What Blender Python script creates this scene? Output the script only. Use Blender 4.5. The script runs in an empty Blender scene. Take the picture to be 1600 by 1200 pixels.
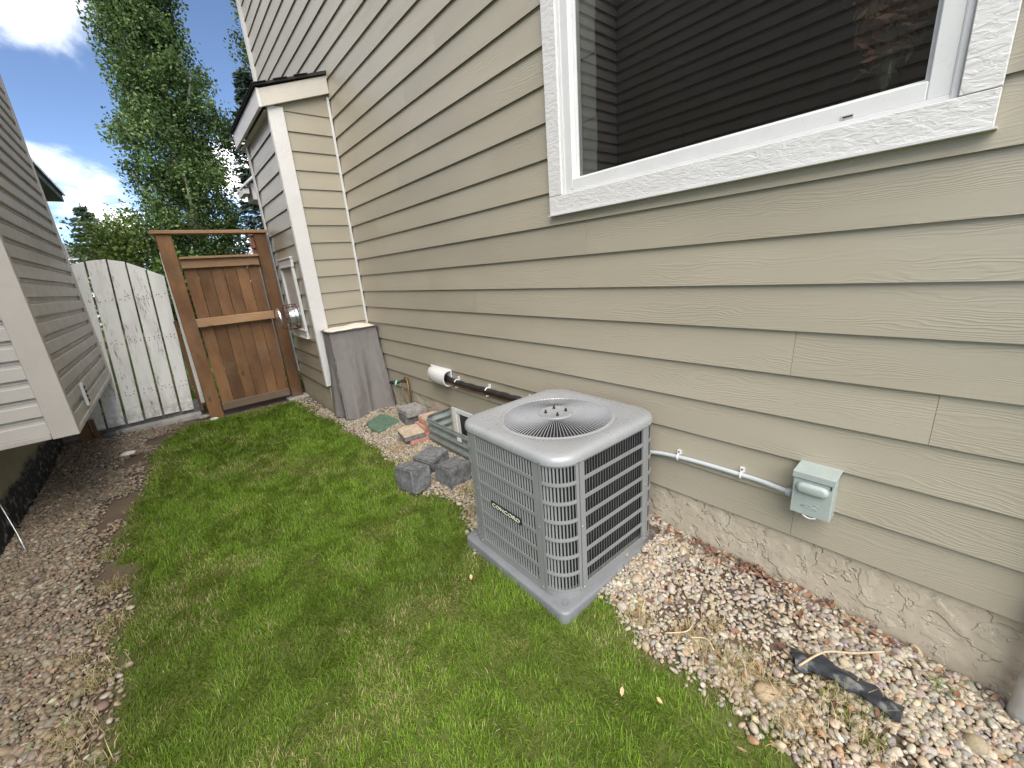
import bpy, bmesh, math, random
import numpy as np
from mathutils import Vector, Matrix, noise as mnoise
R = math.radians
random.seed(7)
rng = np.random.default_rng(11)
scn = bpy.context.scene
COL = scn.collection

# ------------------------------------------------------------------ camera
CAMZ = 1.53
YAW, PITCH, ROLL = R(39.273), R(16.243), R(-4.6426)
fw = Vector((math.sin(YAW)*math.cos(PITCH), math.cos(YAW)*math.cos(PITCH), -math.sin(PITCH)))
rt = Vector((math.cos(YAW), -math.sin(YAW), 0)); up = rt.cross(fw)
r2 = rt*math.cos(ROLL) + up*math.sin(ROLL); u2 = -rt*math.sin(ROLL) + up*math.cos(ROLL)
cam = bpy.data.objects.new('camera', bpy.data.cameras.new('camera')); COL.objects.link(cam)
cam.matrix_world = Matrix(((r2.x, u2.x, -fw.x, -1.86), (r2.y, u2.y, -fw.y, 0), (r2.z, u2.z, -fw.z, CAMZ), (0, 0, 0, 1)))
cam.data.sensor_fit = 'HORIZONTAL'; cam.data.sensor_width = 36; cam.data.lens = 36*633.778/1600
cam.data.clip_start = 0.02; cam.data.clip_end = 2000
scn.camera = cam

# ------------------------------------------------------------------ sky, sun, exposure
SUN_EL, SUN_AZ = R(52), R(209)          # azimuth clockwise from +Y
SKY_STRENGTH, SUN_STRENGTH, EXPOSURE = 0.058, 1.5, 2.05
world = bpy.data.worlds.new('World'); scn.world = world; world.use_nodes = True
wn = world.node_tree; wn.nodes.clear()
def WN(t, **k):
    n = wn.nodes.new(t)
    for a, b in k.items(): setattr(n, a, b)
    return n
def wmath(op, a, b=None):
    n = WN('ShaderNodeMath', operation=op)
    for i, v in enumerate((a, b)):
        if v is None: continue
        if isinstance(v, (int, float)): n.inputs[i].default_value = v
        else: wn.links.new(v, n.inputs[i])
    return n.outputs[0]
sky = WN('ShaderNodeTexSky', sky_type='NISHITA'); sky.sun_disc = False
sky.sun_elevation = SUN_EL; sky.sun_rotation = SUN_AZ; sky.altitude = 2600; sky.air_density = 0.75; sky.dust_density = 0.3; sky.ozone_density = 1.3
tc = WN('ShaderNodeTexCoord'); sep = WN('ShaderNodeSeparateXYZ'); wn.links.new(tc.outputs['Generated'], sep.inputs[0])
zc = wmath('ADD', wmath('MAXIMUM', sep.outputs[2], 0.0), 0.16)
cx = wmath('DIVIDE', sep.outputs[0], zc); cy = wmath('DIVIDE', sep.outputs[1], zc)
comb = WN('ShaderNodeCombineXYZ'); wn.links.new(cx, comb.inputs[0]); wn.links.new(cy, comb.inputs[1])
mp = WN('ShaderNodeMapping'); mp.inputs['Scale'].default_value = (1.15, 0.62, 1); mp.inputs['Rotation'].default_value = (0, 0, R(35)); mp.inputs['Location'].default_value = (5.1, 2.7, 0)
wn.links.new(comb.outputs[0], mp.inputs[0])
cn = WN('ShaderNodeTexNoise'); cn.inputs['Scale'].default_value = 1.5; cn.inputs['Detail'].default_value = 8; cn.inputs['Roughness'].default_value = 0.55; cn.inputs['Distortion'].default_value = 0.35
wn.links.new(mp.outputs[0], cn.inputs[0])
mr = WN('ShaderNodeMapRange'); mr.interpolation_type = 'SMOOTHSTEP'
mr.inputs['From Min'].default_value = 0.455; mr.inputs['From Max'].default_value = 0.71; mr.inputs['To Max'].default_value = 0.92
wn.links.new(cn.outputs[0], mr.inputs[0])
mx = WN('ShaderNodeMix', data_type='RGBA'); wn.links.new(mr.outputs[0], mx.inputs['Factor'])
wn.links.new(sky.outputs[0], mx.inputs['A']); mx.inputs['B'].default_value = (19.5, 19.0, 18.4, 1)
bg = WN('ShaderNodeBackground'); bg.inputs['Strength'].default_value = SKY_STRENGTH
wn.links.new(mx.outputs['Result'], bg.inputs['Color'])
wo = WN('ShaderNodeOutputWorld'); wn.links.new(bg.outputs[0], wo.inputs[0])
sun = bpy.data.objects.new('sun', bpy.data.lights.new('sun', 'SUN')); COL.objects.link(sun)
sun.data.energy = SUN_STRENGTH; sun.data.angle = R(58); sun.data.color = (1.0, 0.92, 0.80)
sd = Vector((math.sin(SUN_AZ)*math.cos(SUN_EL), math.cos(SUN_AZ)*math.cos(SUN_EL), math.sin(SUN_EL)))
sun.rotation_euler = (-sd).to_track_quat('-Z', 'Y').to_euler(); sun.location = sd*30
vs = scn.view_settings; vs.view_transform = 'Standard'; vs.look = 'None'; vs.gamma = 1; vs.use_curve_mapping = False; vs.exposure = EXPOSURE
scn.render.engine = 'CYCLES'
scn.cycles.use_denoising = True; scn.cycles.max_bounces = 6; scn.cycles.diffuse_bounces = 3; scn.cycles.glossy_bounces = 3; scn.cycles.transparent_max_bounces = 8

# ------------------------------------------------------------------ materials
class NT:
    def __init__(s, name):
        s.m = bpy.data.materials.new(name); s.m.use_nodes = True; s.t = s.m.node_tree; s.t.nodes.clear()
    def n(s, t, **k):
        n = s.t.nodes.new(t)
        for a, b in k.items(): setattr(n, a, b)
        return n
    def put(s, sock, v):
        if hasattr(v, 'is_output'): s.t.links.new(v, sock)
        elif isinstance(v, (tuple, list)) and len(v) == 3 and sock.type == 'RGBA': sock.default_value = (*v, 1)
        else: sock.default_value = v
    def math(s, op, *a, clamp=False):
        n = s.n('ShaderNodeMath', operation=op); n.use_clamp = clamp
        for i, v in enumerate(a): s.put(n.inputs[i], v)
        return n.outputs[0]
    def mix(s, f, a, b, blend='MIX'):
        n = s.n('ShaderNodeMix', data_type='RGBA', blend_type=blend)
        s.put(n.inputs['Factor'], f); s.put(n.inputs['A'], a); s.put(n.inputs['B'], b); return n.outputs['Result']
    def ramp(s, v, lo, hi, t0=0.0, t1=1.0, smooth=True):
        n = s.n('ShaderNodeMapRange'); n.interpolation_type = 'SMOOTHSTEP' if smooth else 'LINEAR'
        s.put(n.inputs[0], v)
        for i, q in enumerate((lo, hi, t0, t1)): s.put(n.inputs[i+1], q)
        return n.outputs[0]
    def obj(s): return s.n('ShaderNodeTexCoord').outputs['Object']
    def rnd(s): return s.n('ShaderNodeObjectInfo').outputs['Random']
    def xyz(s, v):
        n = s.n('ShaderNodeSeparateXYZ'); s.put(n.inputs[0], v); return n.outputs
    def vec(s, x, y, z):
        n = s.n('ShaderNodeCombineXYZ')
        for i, q in enumerate((x, y, z)): s.put(n.inputs[i], q)
        return n.outputs[0]
    def scale(s, v, sc):
        n = s.n('ShaderNodeVectorMath', operation='MULTIPLY'); s.put(n.inputs[0], v); n.inputs[1].default_value = sc; return n.outputs[0]
    def noise(s, v, scale=5, detail=4, rough=.5, dist=0, col=False):
        n = s.n('ShaderNodeTexNoise'); s.put(n.inputs['Vector'], v); n.inputs['Scale'].default_value = scale
        n.inputs['Detail'].default_value = detail; n.inputs['Roughness'].default_value = rough; n.inputs['Distortion'].default_value = dist
        return n.outputs[1 if col else 0]
    def bump(s, h, strength=.3, dist=.01, normal=None):
        n = s.n('ShaderNodeBump'); n.inputs['Strength'].default_value = strength; n.inputs['Distance'].default_value = dist
        s.put(n.inputs['Height'], h)
        if normal is not None: s.put(n.inputs['Normal'], normal)
        return n.outputs[0]
    def attr(s, name): return s.n('ShaderNodeAttribute', attribute_name=name).outputs['Color']
    def out(s, col, rough=.6, metal=0, normal=None, spec=.5, **k):
        p = s.n('ShaderNodeBsdfPrincipled'); s.put(p.inputs['Base Color'], col); s.put(p.inputs['Roughness'], rough)
        s.put(p.inputs['Metallic'], metal); p.inputs['Specular IOR Level'].default_value = spec
        if normal is not None: s.put(p.inputs['Normal'], normal)
        for a, b in k.items(): s.put(p.inputs[a], b)
        o = s.n('ShaderNodeOutputMaterial'); s.t.links.new(p.outputs[0], o.inputs[0]); return s.m

def simple(name, col, rough=.5, metal=0, var=.12, vscale=9, bstr=.08, bscale=120, spec=.5, dirt=0.0):
    t = NT(name); o = t.obj()
    v = t.ramp(t.noise(o, vscale, 5, .6), .3, .7, 1-var, 1+var)
    c = t.mix(1.0, (*col,), t.vec(v, v, v), 'MULTIPLY')
    if dirt:
        d = t.ramp(t.noise(o, vscale*2.3, 7, .7), .52, .72)
        c = t.mix(t.math('MULTIPLY', d, dirt), c, tuple(q*.35 for q in col))
    rr = t.ramp(t.noise(o, vscale*3, 3), .3, .7, max(.02, rough-.08), min(1, rough+.1))
    return t.out(c, rr, metal, t.bump(t.noise(o, bscale, 3, .6), bstr, .003), spec)

def m_siding(name, col, grain=1.0):
    t = NT(name); o = t.obj(); rn = t.rnd(); X, Y, Z = t.xyz(o)
    al = t.math('ADD', t.math('ADD', X, Y), t.math('MULTIPLY', rn, 37.0)); zz = t.math('ADD', Z, t.math('MULTIPLY', rn, 11.0))
    warp = t.noise(t.vec(t.math('MULTIPLY', al, 1.9), t.math('MULTIPLY', zz, 9.0), 0), 1, 3, .55)
    fine = t.noise(t.vec(t.math('MULTIPLY', al, 9.0), t.math('MULTIPLY', zz, 60.0), 3.0), 1, 3, .6)
    ph = t.math('ADD', t.math('ADD', t.math('MULTIPLY', zz, 88.0), t.math('MULTIPLY', warp, 12.0)), t.math('MULTIPLY', fine, .55))
    rid = t.math('POWER', t.math('ABSOLUTE', t.math('SINE', t.math('MULTIPLY', ph, math.pi))), 4.0)
    mask = t.ramp(t.noise(t.vec(t.math('MULTIPLY', al, 1.1), t.math('MULTIPLY', zz, 13.0), 9.0), 1, 2, .5), .38, .62, .08, 1.0)
    h = t.math('ADD', t.math('MULTIPLY', rid, mask), t.math('MULTIPLY', fine, .35))
    hb = t.math('ADD', h, t.math('MULTIPLY', t.noise(o, 900, 2), .10))
    v = t.ramp(rn, 0, 1, .955, 1.045)
    blo = t.ramp(t.noise(t.vec(t.math('MULTIPLY', al, .9), t.math('MULTIPLY', zz, 3.0), 1.0), 1, 4), .3, .7, .95, 1.05)
    vv = t.math('MULTIPLY', v, blo)
    c = t.mix(1.0, col, t.vec(vv, vv, vv), 'MULTIPLY')
    dust = t.math('MULTIPLY', t.ramp(h, .5, 1.2), .07*grain)
    c = t.mix(dust, c, tuple(q*.55 for q in col))
    return t.out(c, .35, 0, t.bump(hb, .34*grain, .0018), .6)

def m_wood(name, c1, c2, axis='Z', age=.3):
    t = NT(name); o = t.obj(); rn = t.rnd(); X, Y, Z = t.xyz(o)
    al, ac = (Z, t.math('ADD', X, Y)) if axis == 'Z' else (X, t.math('ADD', Z, Y))
    al = t.math('ADD', al, t.math('MULTIPLY', rn, 21.0)); ac = t.math('ADD', ac, t.math('MULTIPLY', rn, 7.0))
    warp = t.noise(t.vec(t.math('MULTIPLY', al, 1.6), t.math('MULTIPLY', ac, 6.0), rn), 1, 3, .5)
    ph = t.math('ADD', t.math('MULTIPLY', ac, 70.0), t.math('MULTIPLY', warp, 9.0))
    rid = t.math('ABSOLUTE', t.math('SINE', t.math('MULTIPLY', ph, math.pi)))
    blot = t.noise(t.vec(t.math('MULTIPLY', al, 2.2), t.math('MULTIPLY', ac, 5.0), 4.0), 1, 5, .6)
    vo = t.n('ShaderNodeTexVoronoi'); t.put(vo.inputs['Vector'], t.vec(t.math('MULTIPLY', al, 3.2), t.math('MULTIPLY', ac, 7.0), 0)); vo.inputs['Scale'].default_value = 1
    knot = t.ramp(vo.outputs['Distance'], .04, .17, 1, 0)
    c = t.mix(t.ramp(blot, .3, .7), c1, c2)
    c = t.mix(t.math('MULTIPLY', rid, .32), c, tuple(q*.45 for q in c1))
    c = t.mix(t.math('MULTIPLY', knot, .9), c, tuple(q*.3 for q in c1))
    v = t.ramp(rn, 0, 1, .78, 1.22); c = t.mix(1.0, c, t.vec(v, v, v), 'MULTIPLY')
    c = t.mix(t.math('MULTIPLY', t.ramp(t.noise(o, 3.5, 6, .65), .5, .75), age), c, (.22, .19, .16))
    return t.out(c, .7, 0, t.bump(rid, .35, .003), .3)

def m_peeling(name):
    t = NT(name); o = t.obj(); rn = t.rnd(); X, Y, Z = t.xyz(o)
    xs = t.math('ADD', X, t.math('MULTIPLY', rn, 13.0))
    pat = t.noise(t.vec(t.math('MULTIPLY', xs, 130.0), t.math('MULTIPLY', Z, 13.0), rn), 1, 6, .66)
    zone = t.noise(t.vec(t.math('MULTIPLY', xs, 14.0), t.math('MULTIPLY', Z, 2.4), 5.0), 1, 4, .55)
    k = t.math('ADD', pat, t.math('MULTIPLY', zone, .85))
    rr = t.ramp(rn, 0, 1, -.05, .05)
    p = t.ramp(t.math('ADD', k, rr), 1.05, 1.19)
    stain = t.ramp(t.noise(t.vec(t.math('MULTIPLY', xs, 9.0), t.math('MULTIPLY', Z, 2.2), 8.0), 1, 5, .6), .42, .7, 0, .45)
    base = t.mix(stain, (.86, .855, .84), (.62, .61, .59))
    wood = t.mix(t.noise(o, 60, 4), (.17, .16, .148), (.36, .34, .31))
    foot = t.math('MULTIPLY', t.ramp(Z, .45, .02), t.ramp(t.noise(o, 14, 5, .65), .38, .6))
    c = t.mix(t.math('MULTIPLY', foot, .55), t.mix(p, base, wood), (.20, .19, .12))
    return t.out(c, .62, 0, t.bump(t.math('SUBTRACT', 1, p), .5, .002, t.bump(t.noise(t.vec(t.math('MULTIPLY', xs, 200.0), t.math('MULTIPLY', Z, 8.0), 0), 1, 3), .15, .002)), .35)

def m_stucco(name):
    t = NT(name); o = t.obj()
    w = t.noise(o, 6, 3, .5, col=True)
    n = t.n('ShaderNodeVectorMath', operation='MULTIPLY_ADD'); t.put(n.inputs[0], w); n.inputs[1].default_value = (.12, .12, .12); t.put(n.inputs[2], o)
    a = t.noise(n.outputs[0], 11, 4, .5, .3)
    flat = t.ramp(a, .47, .505); ridge = t.math('SUBTRACT', 1, t.ramp(t.math('ABSOLUTE', t.math('SUBTRACT', a, .5)), 0, .03))
    fine = t.noise(o, 260, 4, .6)
    a2 = t.noise(n.outputs[0], 24, 3, .5, .3)
    flat2 = t.math('MULTIPLY', t.ramp(a2, .54, .60), .22)
    h = t.math('ADD', t.math('ADD', t.math('MULTIPLY', flat, .9), flat2), t.math('MULTIPLY', fine, .10))
    st = t.ramp(t.noise(o, 4.5, 5, .6), .3, .72)
    c = t.mix(st, (.41, .365, .285), (.48, .43, .34))
    c = t.mix(t.math('MULTIPLY', t.ramp(t.noise(o, 30, 6, .7), .5, .7), .28), c, (.20, .175, .13))
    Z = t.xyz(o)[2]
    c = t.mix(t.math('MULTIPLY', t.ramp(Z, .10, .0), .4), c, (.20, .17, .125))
    return t.out(c, .85, 0, t.bump(h, .7, .008), .25)

def m_attr(name, rough=.6, spec=.4, speckle=0, trans=0.0, bscale=80, bstr=.1):
    t = NT(name); c = t.attr('col'); o = t.obj()
    if speckle:
        v = t.ramp(t.noise(o, 170, 5, .7), .3, .7, 1-speckle, 1+speckle); c = t.mix(1.0, c, t.vec(v, v, v), 'MULTIPLY')
    if trans:
        d = t.n('ShaderNodeBsdfPrincipled'); t.put(d.inputs['Base Color'], c); d.inputs['Roughness'].default_value = rough; d.inputs['Specular IOR Level'].default_value = spec
        tr = t.n('ShaderNodeBsdfTranslucent'); t.put(tr.inputs[0], t.mix(1.0, c, (1.25, 1.3, .7), 'MULTIPLY'))
        mxs = t.n('ShaderNodeMixShader'); mxs.inputs[0].default_value = trans
        t.t.links.new(d.outputs[0], mxs.inputs[1]); t.t.links.new(tr.outputs[0], mxs.inputs[2])
        oo = t.n('ShaderNodeOutputMaterial'); t.t.links.new(mxs.outputs[0], oo.inputs[0]); return t.m
    return t.out(c, rough, 0, t.bump(t.noise(o, bscale, 4, .6), bstr, .004), spec)

def m_glass(name, tint=(.78, .82, .80), ior=1.5):
    t = NT(name); f = t.n('ShaderNodeFresnel'); f.inputs[0].default_value = ior
    a = t.n('ShaderNodeBsdfTransparent'); a.inputs[0].default_value = (*tint, 1)
    g = t.n('ShaderNodeBsdfGlossy'); g.inputs['Roughness'].default_value = .0; g.inputs['Color'].default_value = (1, 1, 1, 1)
    mxs = t.n('ShaderNodeMixShader'); t.t.links.new(t.math('MULTIPLY', t.math('MULTIPLY', f.outputs[0], 2.6, clamp=True), t.math('SUBTRACT', 1.0, t.n('ShaderNodeNewGeometry').outputs['Backfacing'])), mxs.inputs[0]); t.t.links.new(a.outputs[0], mxs.inputs[1]); t.t.links.new(g.outputs[0], mxs.inputs[2])
    oo = t.n('ShaderNodeOutputMaterial'); t.t.links.new(mxs.outputs[0], oo.inputs[0]); return t.m

def m_shingle(name):
    t = NT(name); o = t.obj(); c = t.mix(t.noise(o, 90, 5, .7), (.012, .012, .013), (.06, .058, .058))
    return t.out(c, .9, 0, t.bump(t.noise(o, 200, 3), .5, .006), .2)

def m_trim(name, col=(.66, .655, .65), str_=.6):
    t = NT(name); o = t.obj(); X, Y, Z = t.xyz(o); rn = t.rnd()
    a = t.noise(t.scale(o, (60, 22, 60)), 1, 5, .6, .8)
    c = t.mix(t.ramp(t.noise(o, 6, 5), .35, .75, 0, .22), col, tuple(q*.80 for q in col))
    return t.out(c, .45, 0, t.bump(t.ramp(a, .35, .65), str_, .0022), .45)

def m_fabric(name, col):
    t = NT(name); o = t.obj(); X, Y, Z = t.xyz(o)
    w = t.math('ADD', t.math('SINE', t.math('MULTIPLY', t.math('ADD', X, Y), 2400.0)), t.math('SINE', t.math('MULTIPLY', Z, 2400.0)))
    f = t.ramp(t.noise(o, 5, 3, .5), .3, .7, .985, 1.015)
    c = t.mix(1.0, col, t.vec(f, f, f), 'MULTIPLY')
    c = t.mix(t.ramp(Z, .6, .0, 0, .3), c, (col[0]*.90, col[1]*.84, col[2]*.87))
    return t.out(c, .75, 0, t.bump(t.math('ADD', t.noise(o, 20, 4, .5), t.math('MULTIPLY', w, .02)), .2, .010), .3)

def m_foundation_dark(name):
    t = NT(name); o = t.obj(); Z = t.xyz(o)[2]; n = t.noise(o, 7, 6, .65)
    c = t.mix(n, (.27, .25, .18), (.38, .35, .26))
    edge = t.math('ADD', Z, t.math('MULTIPLY', t.math('SUBTRACT', t.noise(o, 5, 5, .6), .5), .25))
    tar = t.ramp(edge, .30, .22)
    blk = t.mix(t.ramp(t.noise(o, 16, 6, .7), .5, .66), (.02, .021, .024), (.26, .27, .29))
    return t.out(t.mix(tar, c, blk), .8, 0, t.bump(n, .5, .02), .3)

M = {}
M['siding'] = m_siding('beige_siding', (.350, .319, .250))
M['trim'] = m_trim('white_trim'); M['corner'] = m_trim('beige_corner_trim', (.55, .52, .47), .4)
M['stucco'] = m_stucco('foundation_stucco')
M['vinyl_white'] = simple('white_vinyl', (.66, .665, .67), .35, var=.03, bstr=.02)
M['glass'] = m_glass('window_glass', (.56, .58, .57))
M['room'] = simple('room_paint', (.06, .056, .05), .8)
M['blind'] = simple('blind_fabric', (.72, .70, .66), .8)
M['vinyl'] = simple('grey_vinyl_siding', (.48, .452, .425), .45, var=.05, vscale=3, bstr=.10, bscale=60)
M['vinyl_trim'] = simple('grey_vinyl_trim', (.455, .42, .388), .4, var=.06, vscale=4, dirt=.12)
M['found_dark'] = m_foundation_dark('tarred_foundation')
M['shingle'] = m_shingle('black_shingle'); M['shingle_grey'] = simple('grey_shingle', (.16, .17, .19), .9, var=.25, vscale=20)
M['cedar'] = m_wood('cedar_board', (.245, .128, .060), (.132, .067, .034)); M['cedar_light'] = m_wood('cedar_rail', (.40, .25, .14), (.31, .18, .095), 'X', .25)
M['cedar_grey'] = m_wood('weathered_rail', (.22, .16, .11), (.16, .12, .09), 'X', .5)
M['peel'] = m_peeling('peeling_white_paint')
M['concrete'] = simple('concrete', (.34, .33, .31), .9, var=.2, vscale=12, bstr=.4, bscale=60, dirt=.4)
M['ac'] = simple('grey_metal_paint', (.225, .236, .242), .38, .1, var=.05, vscale=5, bstr=.03)
M['ac_top'] = simple('light_grey_metal_paint', (.285, .297, .312), .32, .1, var=.05, vscale=5, bstr=.02)
M['ac_wire'] = simple('fan_guard_wire', (.36, .375, .40), .35, .1, var=.03)
M['dark'] = simple('dark_coil', (.012, .013, .014), .7, var=.3, vscale=60)
M['blade'] = simple('fan_blade_metal', (.20, .20, .21), .4, .6)
M['pad'] = simple('grey_plastic_pad', (.165, .175, .19), .45, var=.10, vscale=6, bstr=.12, bscale=90)
M['screw'] = simple('steel_screw', (.75, .76, .78), .25, .9, var=.02)
M['black'] = simple('black_plastic', (.014, .014, .015), .4, var=.2, bstr=.15, bscale=60)
M['badge_letter'] = simple('badge_letters', (.62, .64, .52), .35, .0)
M['box_grey'] = simple('disconnect_paint', (.335, .39, .375), .42, var=.05, vscale=14, bstr=.05, dirt=.05)
M['pvc'] = simple('grey_pvc', (.47, .51, .54), .35, var=.04); M['pipe'] = simple('galvanised_pipe', (.52, .53, .54), .42, .6, var=.15, dirt=.2)
M['insul'] = simple('black_insulation', (.017, .016, .016), .55, var=.3, vscale=30, bstr=.5, bscale=70)
M['copper'] = simple('copper_tube', (.42, .16, .08), .4, .8)
M['brass'] = simple('brass', (.20, .14, .07), .45, .7, dirt=.6, vscale=40); M['teal'] = simple('teal_handle', (.20, .62, .56), .45)
M['galv'] = simple('galvanised_steel', (.30, .345, .34), .42, .55, var=.14, vscale=12, dirt=.15)
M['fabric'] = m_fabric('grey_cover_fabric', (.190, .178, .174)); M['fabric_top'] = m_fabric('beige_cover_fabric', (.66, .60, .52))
M['valve'] = simple('green_plastic_lid', (.10, .17, .12), .6, var=.2, vscale=14, bstr=.3, bscale=90, dirt=.25)
M['pav_dark'] = simple('charcoal_paver', (.15, .15, .155), .9, var=.3, vscale=25, bstr=.7, bscale=110, dirt=.3)
M['pav_grey'] = simple('grey_paver', (.27, .26, .25), .9, var=.25, vscale=25, bstr=.6, bscale=110, dirt=.3)
M['pav_pink'] = simple('pink_paver', (.43, .22, .175), .9, var=.22, vscale=25, bstr=.6, bscale=110, dirt=.15)
M['pav_tan'] = simple('tan_paver', (.45, .37, .28), .9, var=.2, vscale=25, bstr=.6, bscale=110, dirt=.2)
M['pav_rose'] = simple('rose_tan_paver', (.50, .34, .26), .9, var=.2, vscale=25, bstr=.6, bscale=110, dirt=.15)
M['block'] = simple('charcoal_block', (.135, .14, .148), .92, var=.35, vscale=30, bstr=1.0, bscale=130, dirt=.35)
M['plasticstrip'] = simple('black_plastic_sheet', (.022, .025, .032), .33, var=.3, vscale=20, bstr=.5, bscale=45)
M['twig'] = simple('dry_twig', (.46, .35, .22), .8, var=.2, vscale=40)
M['pebble'] = m_attr('river_pebble', .62, .35, .16, bscale=220, bstr=.12)
M['grass'] = m_attr('lawn_grass', .5, .3, 0, .28)
M['leaf'] = m_attr('tree_leaf', .5, .2, 0, .25)
M['needle'] = m_attr('spruce_needle', .6, .3, 0, .08)
M['soil'] = m_attr('garden_soil', .95, .1, .3, bscale=55, bstr=.9)
M['litter'] = m_attr('fallen_leaf', .75, .2, .1)
M['bark'] = simple('pale_bark', (.34, .33, .27), .85, var=.35, vscale=6, bstr=.6, bscale=20)
M['bark_dark'] = simple('dark_bark', (.07, .055, .042), .9, var=.3, vscale=8, bstr=.7, bscale=20)
M['stucco_far'] = simple('cream_wall', (.66, .62, .53), .85, var=.05, vscale=1)
M['brick'] = simple('red_brick', (.27, .095, .055), .85, var=.2, vscale=30, bstr=.4, bscale=60)
M['nail'] = simple('rusty_nail', (.07, .05, .04), .7)
M['metal'] = simple('bright_metal', (.62, .64, .66), .28, .85, var=.1)
M['guard'] = simple('rusty_guard_wire', (.12, .06, .04), .6, .5)
M['vase'] = m_glass('vase_glass', (.82, .86, .84), 1.3); M['sticker'] = simple('white_sticker', (.75, .74, .70), .5)
M['pebble_big'] = simple('white_stone', (.62, .60, .56), .7, var=.15, vscale=20)

# ------------------------------------------------------------------ object helpers
ORG = {}
def tag(o, label=None, cat=None, group=None, kind=None):
    if label: o['label'] = label
    if cat: o['category'] = cat
    if group: o['group'] = group
    if kind: o['kind'] = kind
    return o
def thing(name, loc, label, cat, group=None):
    o = bpy.data.objects.new(name, None); COL.objects.link(o); o.location = loc; o.empty_display_size = .1
    ORG[o.name] = Vector(loc); return tag(o, label, cat, group)
def link(name, me, mat, parent=None, loc=None):
    o = bpy.data.objects.new(name, me); COL.objects.link(o)
    if mat: me.materials.append(M[mat] if isinstance(mat, str) else mat)
    if parent is not None: o.parent = parent; ORG[o.name] = ORG[parent.name]
    elif loc is not None: o.location = loc; ORG[o.name] = Vector(loc)
    else: ORG[o.name] = Vector((0, 0, 0))
    return o
class MB:
    """collects vertices and faces in world coordinates; build() links them as ONE mesh object"""
    def __init__(s): s.v = []; s.f = []
    def add(s, vs_, fs_):
        n = len(s.v); s.v += [tuple(q) for q in vs_]; s.f += [tuple(i+n for i in f) for f in fs_]; return s
    def box(s, x0, x1, y0, y1, z0, z1, mtx=None):
        vs_ = [Vector((x, y, z)) for x in (x0, x1) for y in (y0, y1) for z in (z0, z1)]
        if mtx is not None: vs_ = [mtx @ q for q in vs_]
        return s.add(vs_, [(0, 1, 3, 2), (4, 6, 7, 5), (0, 4, 5, 1), (2, 3, 7, 6), (0, 2, 6, 4), (1, 5, 7, 3)])
    def prism(s, poly, a, b, axis='Y'):
        """poly: list of 2-d points; extruded from a to b on axis"""
        def P(p, t): return {'Y': (p[0], t, p[1]), 'X': (t, p[0], p[1]), 'Z': (p[0], p[1], t)}[axis]
        n = len(poly)
        return s.add([P(p, a) for p in poly]+[P(p, b) for p in poly], [tuple(range(n-1, -1, -1)), tuple(range(n, 2*n))]+[(i, (i+1) % n, n+(i+1) % n, n+i) for i in range(n)])
    def tube(s, pts, rad, seg=8, caps=True):
        pts = [Vector(p) for p in pts]; n = len(pts)
        if not hasattr(rad, '__len__'): rad = [rad]*n
        ref = None; base = len(s.v)
        for i, p in enumerate(pts):
            d = (pts[min(i+1, n-1)]-pts[max(i-1, 0)]).normalized()
            if ref is None: ref = d.orthogonal().normalized()
            ref = (ref-d*ref.dot(d)).normalized(); b = d.cross(ref)
            for k in range(seg):
                a = 2*math.pi*k/seg; s.v.append(tuple(p+(ref*math.cos(a)+b*math.sin(a))*rad[i]))
        for i in range(n-1):
            for k in range(seg):
                k2 = (k+1) % seg; s.f.append((base+i*seg+k, base+i*seg+k2, base+(i+1)*seg+k2, base+(i+1)*seg+k))
        if caps: s.f.append(tuple(base+k for k in range(seg-1, -1, -1))); s.f.append(tuple(base+(n-1)*seg+k for k in range(seg)))
        return s
    def loft(s, rings, close=True, capa=True, capb=True):
        base = len(s.v); n = len(rings[0])
        for r in rings: s.v += [tuple(q) for q in r]
        for i in range(len(rings)-1):
            for k in range(n if close else n-1):
                k2 = (k+1) % n; s.f.append((base+i*n+k, base+i*n+k2, base+(i+1)*n+k2, base+(i+1)*n+k))
        if capa: s.f.append(tuple(base+k for k in range(n-1, -1, -1)))
        if capb: s.f.append(tuple(base+(len(rings)-1)*n+k for k in range(n)))
        return s
    def lathe(s, prof, c, axis=Vector((0, 0, 1)), seg=24):
        q = Vector((0, 0, 1)).rotation_difference(Vector(axis).normalized()); c = Vector(c)
        return s.loft([[c+q @ Vector((r*math.cos(2*math.pi*k/seg), r*math.sin(2*math.pi*k/seg), h)) for k in range(seg)] for r, h in prof])
    def build(s, name, mat, parent=None, smooth=False, bevel=0, seg=1, loc=None, jit=0, angle=None, fix=True):
        o0 = ORG[parent.name] if parent is not None else (Vector(loc) if loc is not None else Vector((0, 0, 0)))
        me = bpy.data.meshes.new(name)
        me.from_pydata([(a-o0.x, b-o0.y, c-o0.z) for a, b, c in s.v], [], s.f)
        if bevel or fix:
            bm = bmesh.new(); bm.from_mesh(me)
            if fix: bmesh.ops.recalc_face_normals(bm, faces=bm.faces)
            if bevel: bmesh.ops.bevel(bm, geom=[e for e in bm.edges if e.is_manifold and e.calc_face_angle(0) > .5], offset=bevel, segments=seg, affect='EDGES', profile=.6)
            if jit:
                for q in bm.verts: q.co += Vector((random.uniform(-jit, jit) for _ in range(3)))
            bm.to_mesh(me); bm.free()
        if smooth:
            me.polygons.foreach_set('use_smooth', [True]*len(me.polygons))
            if angle: me.set_sharp_from_angle(angle=R(angle))
        me.update()
        return link(name, me, mat, parent, loc)
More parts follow.
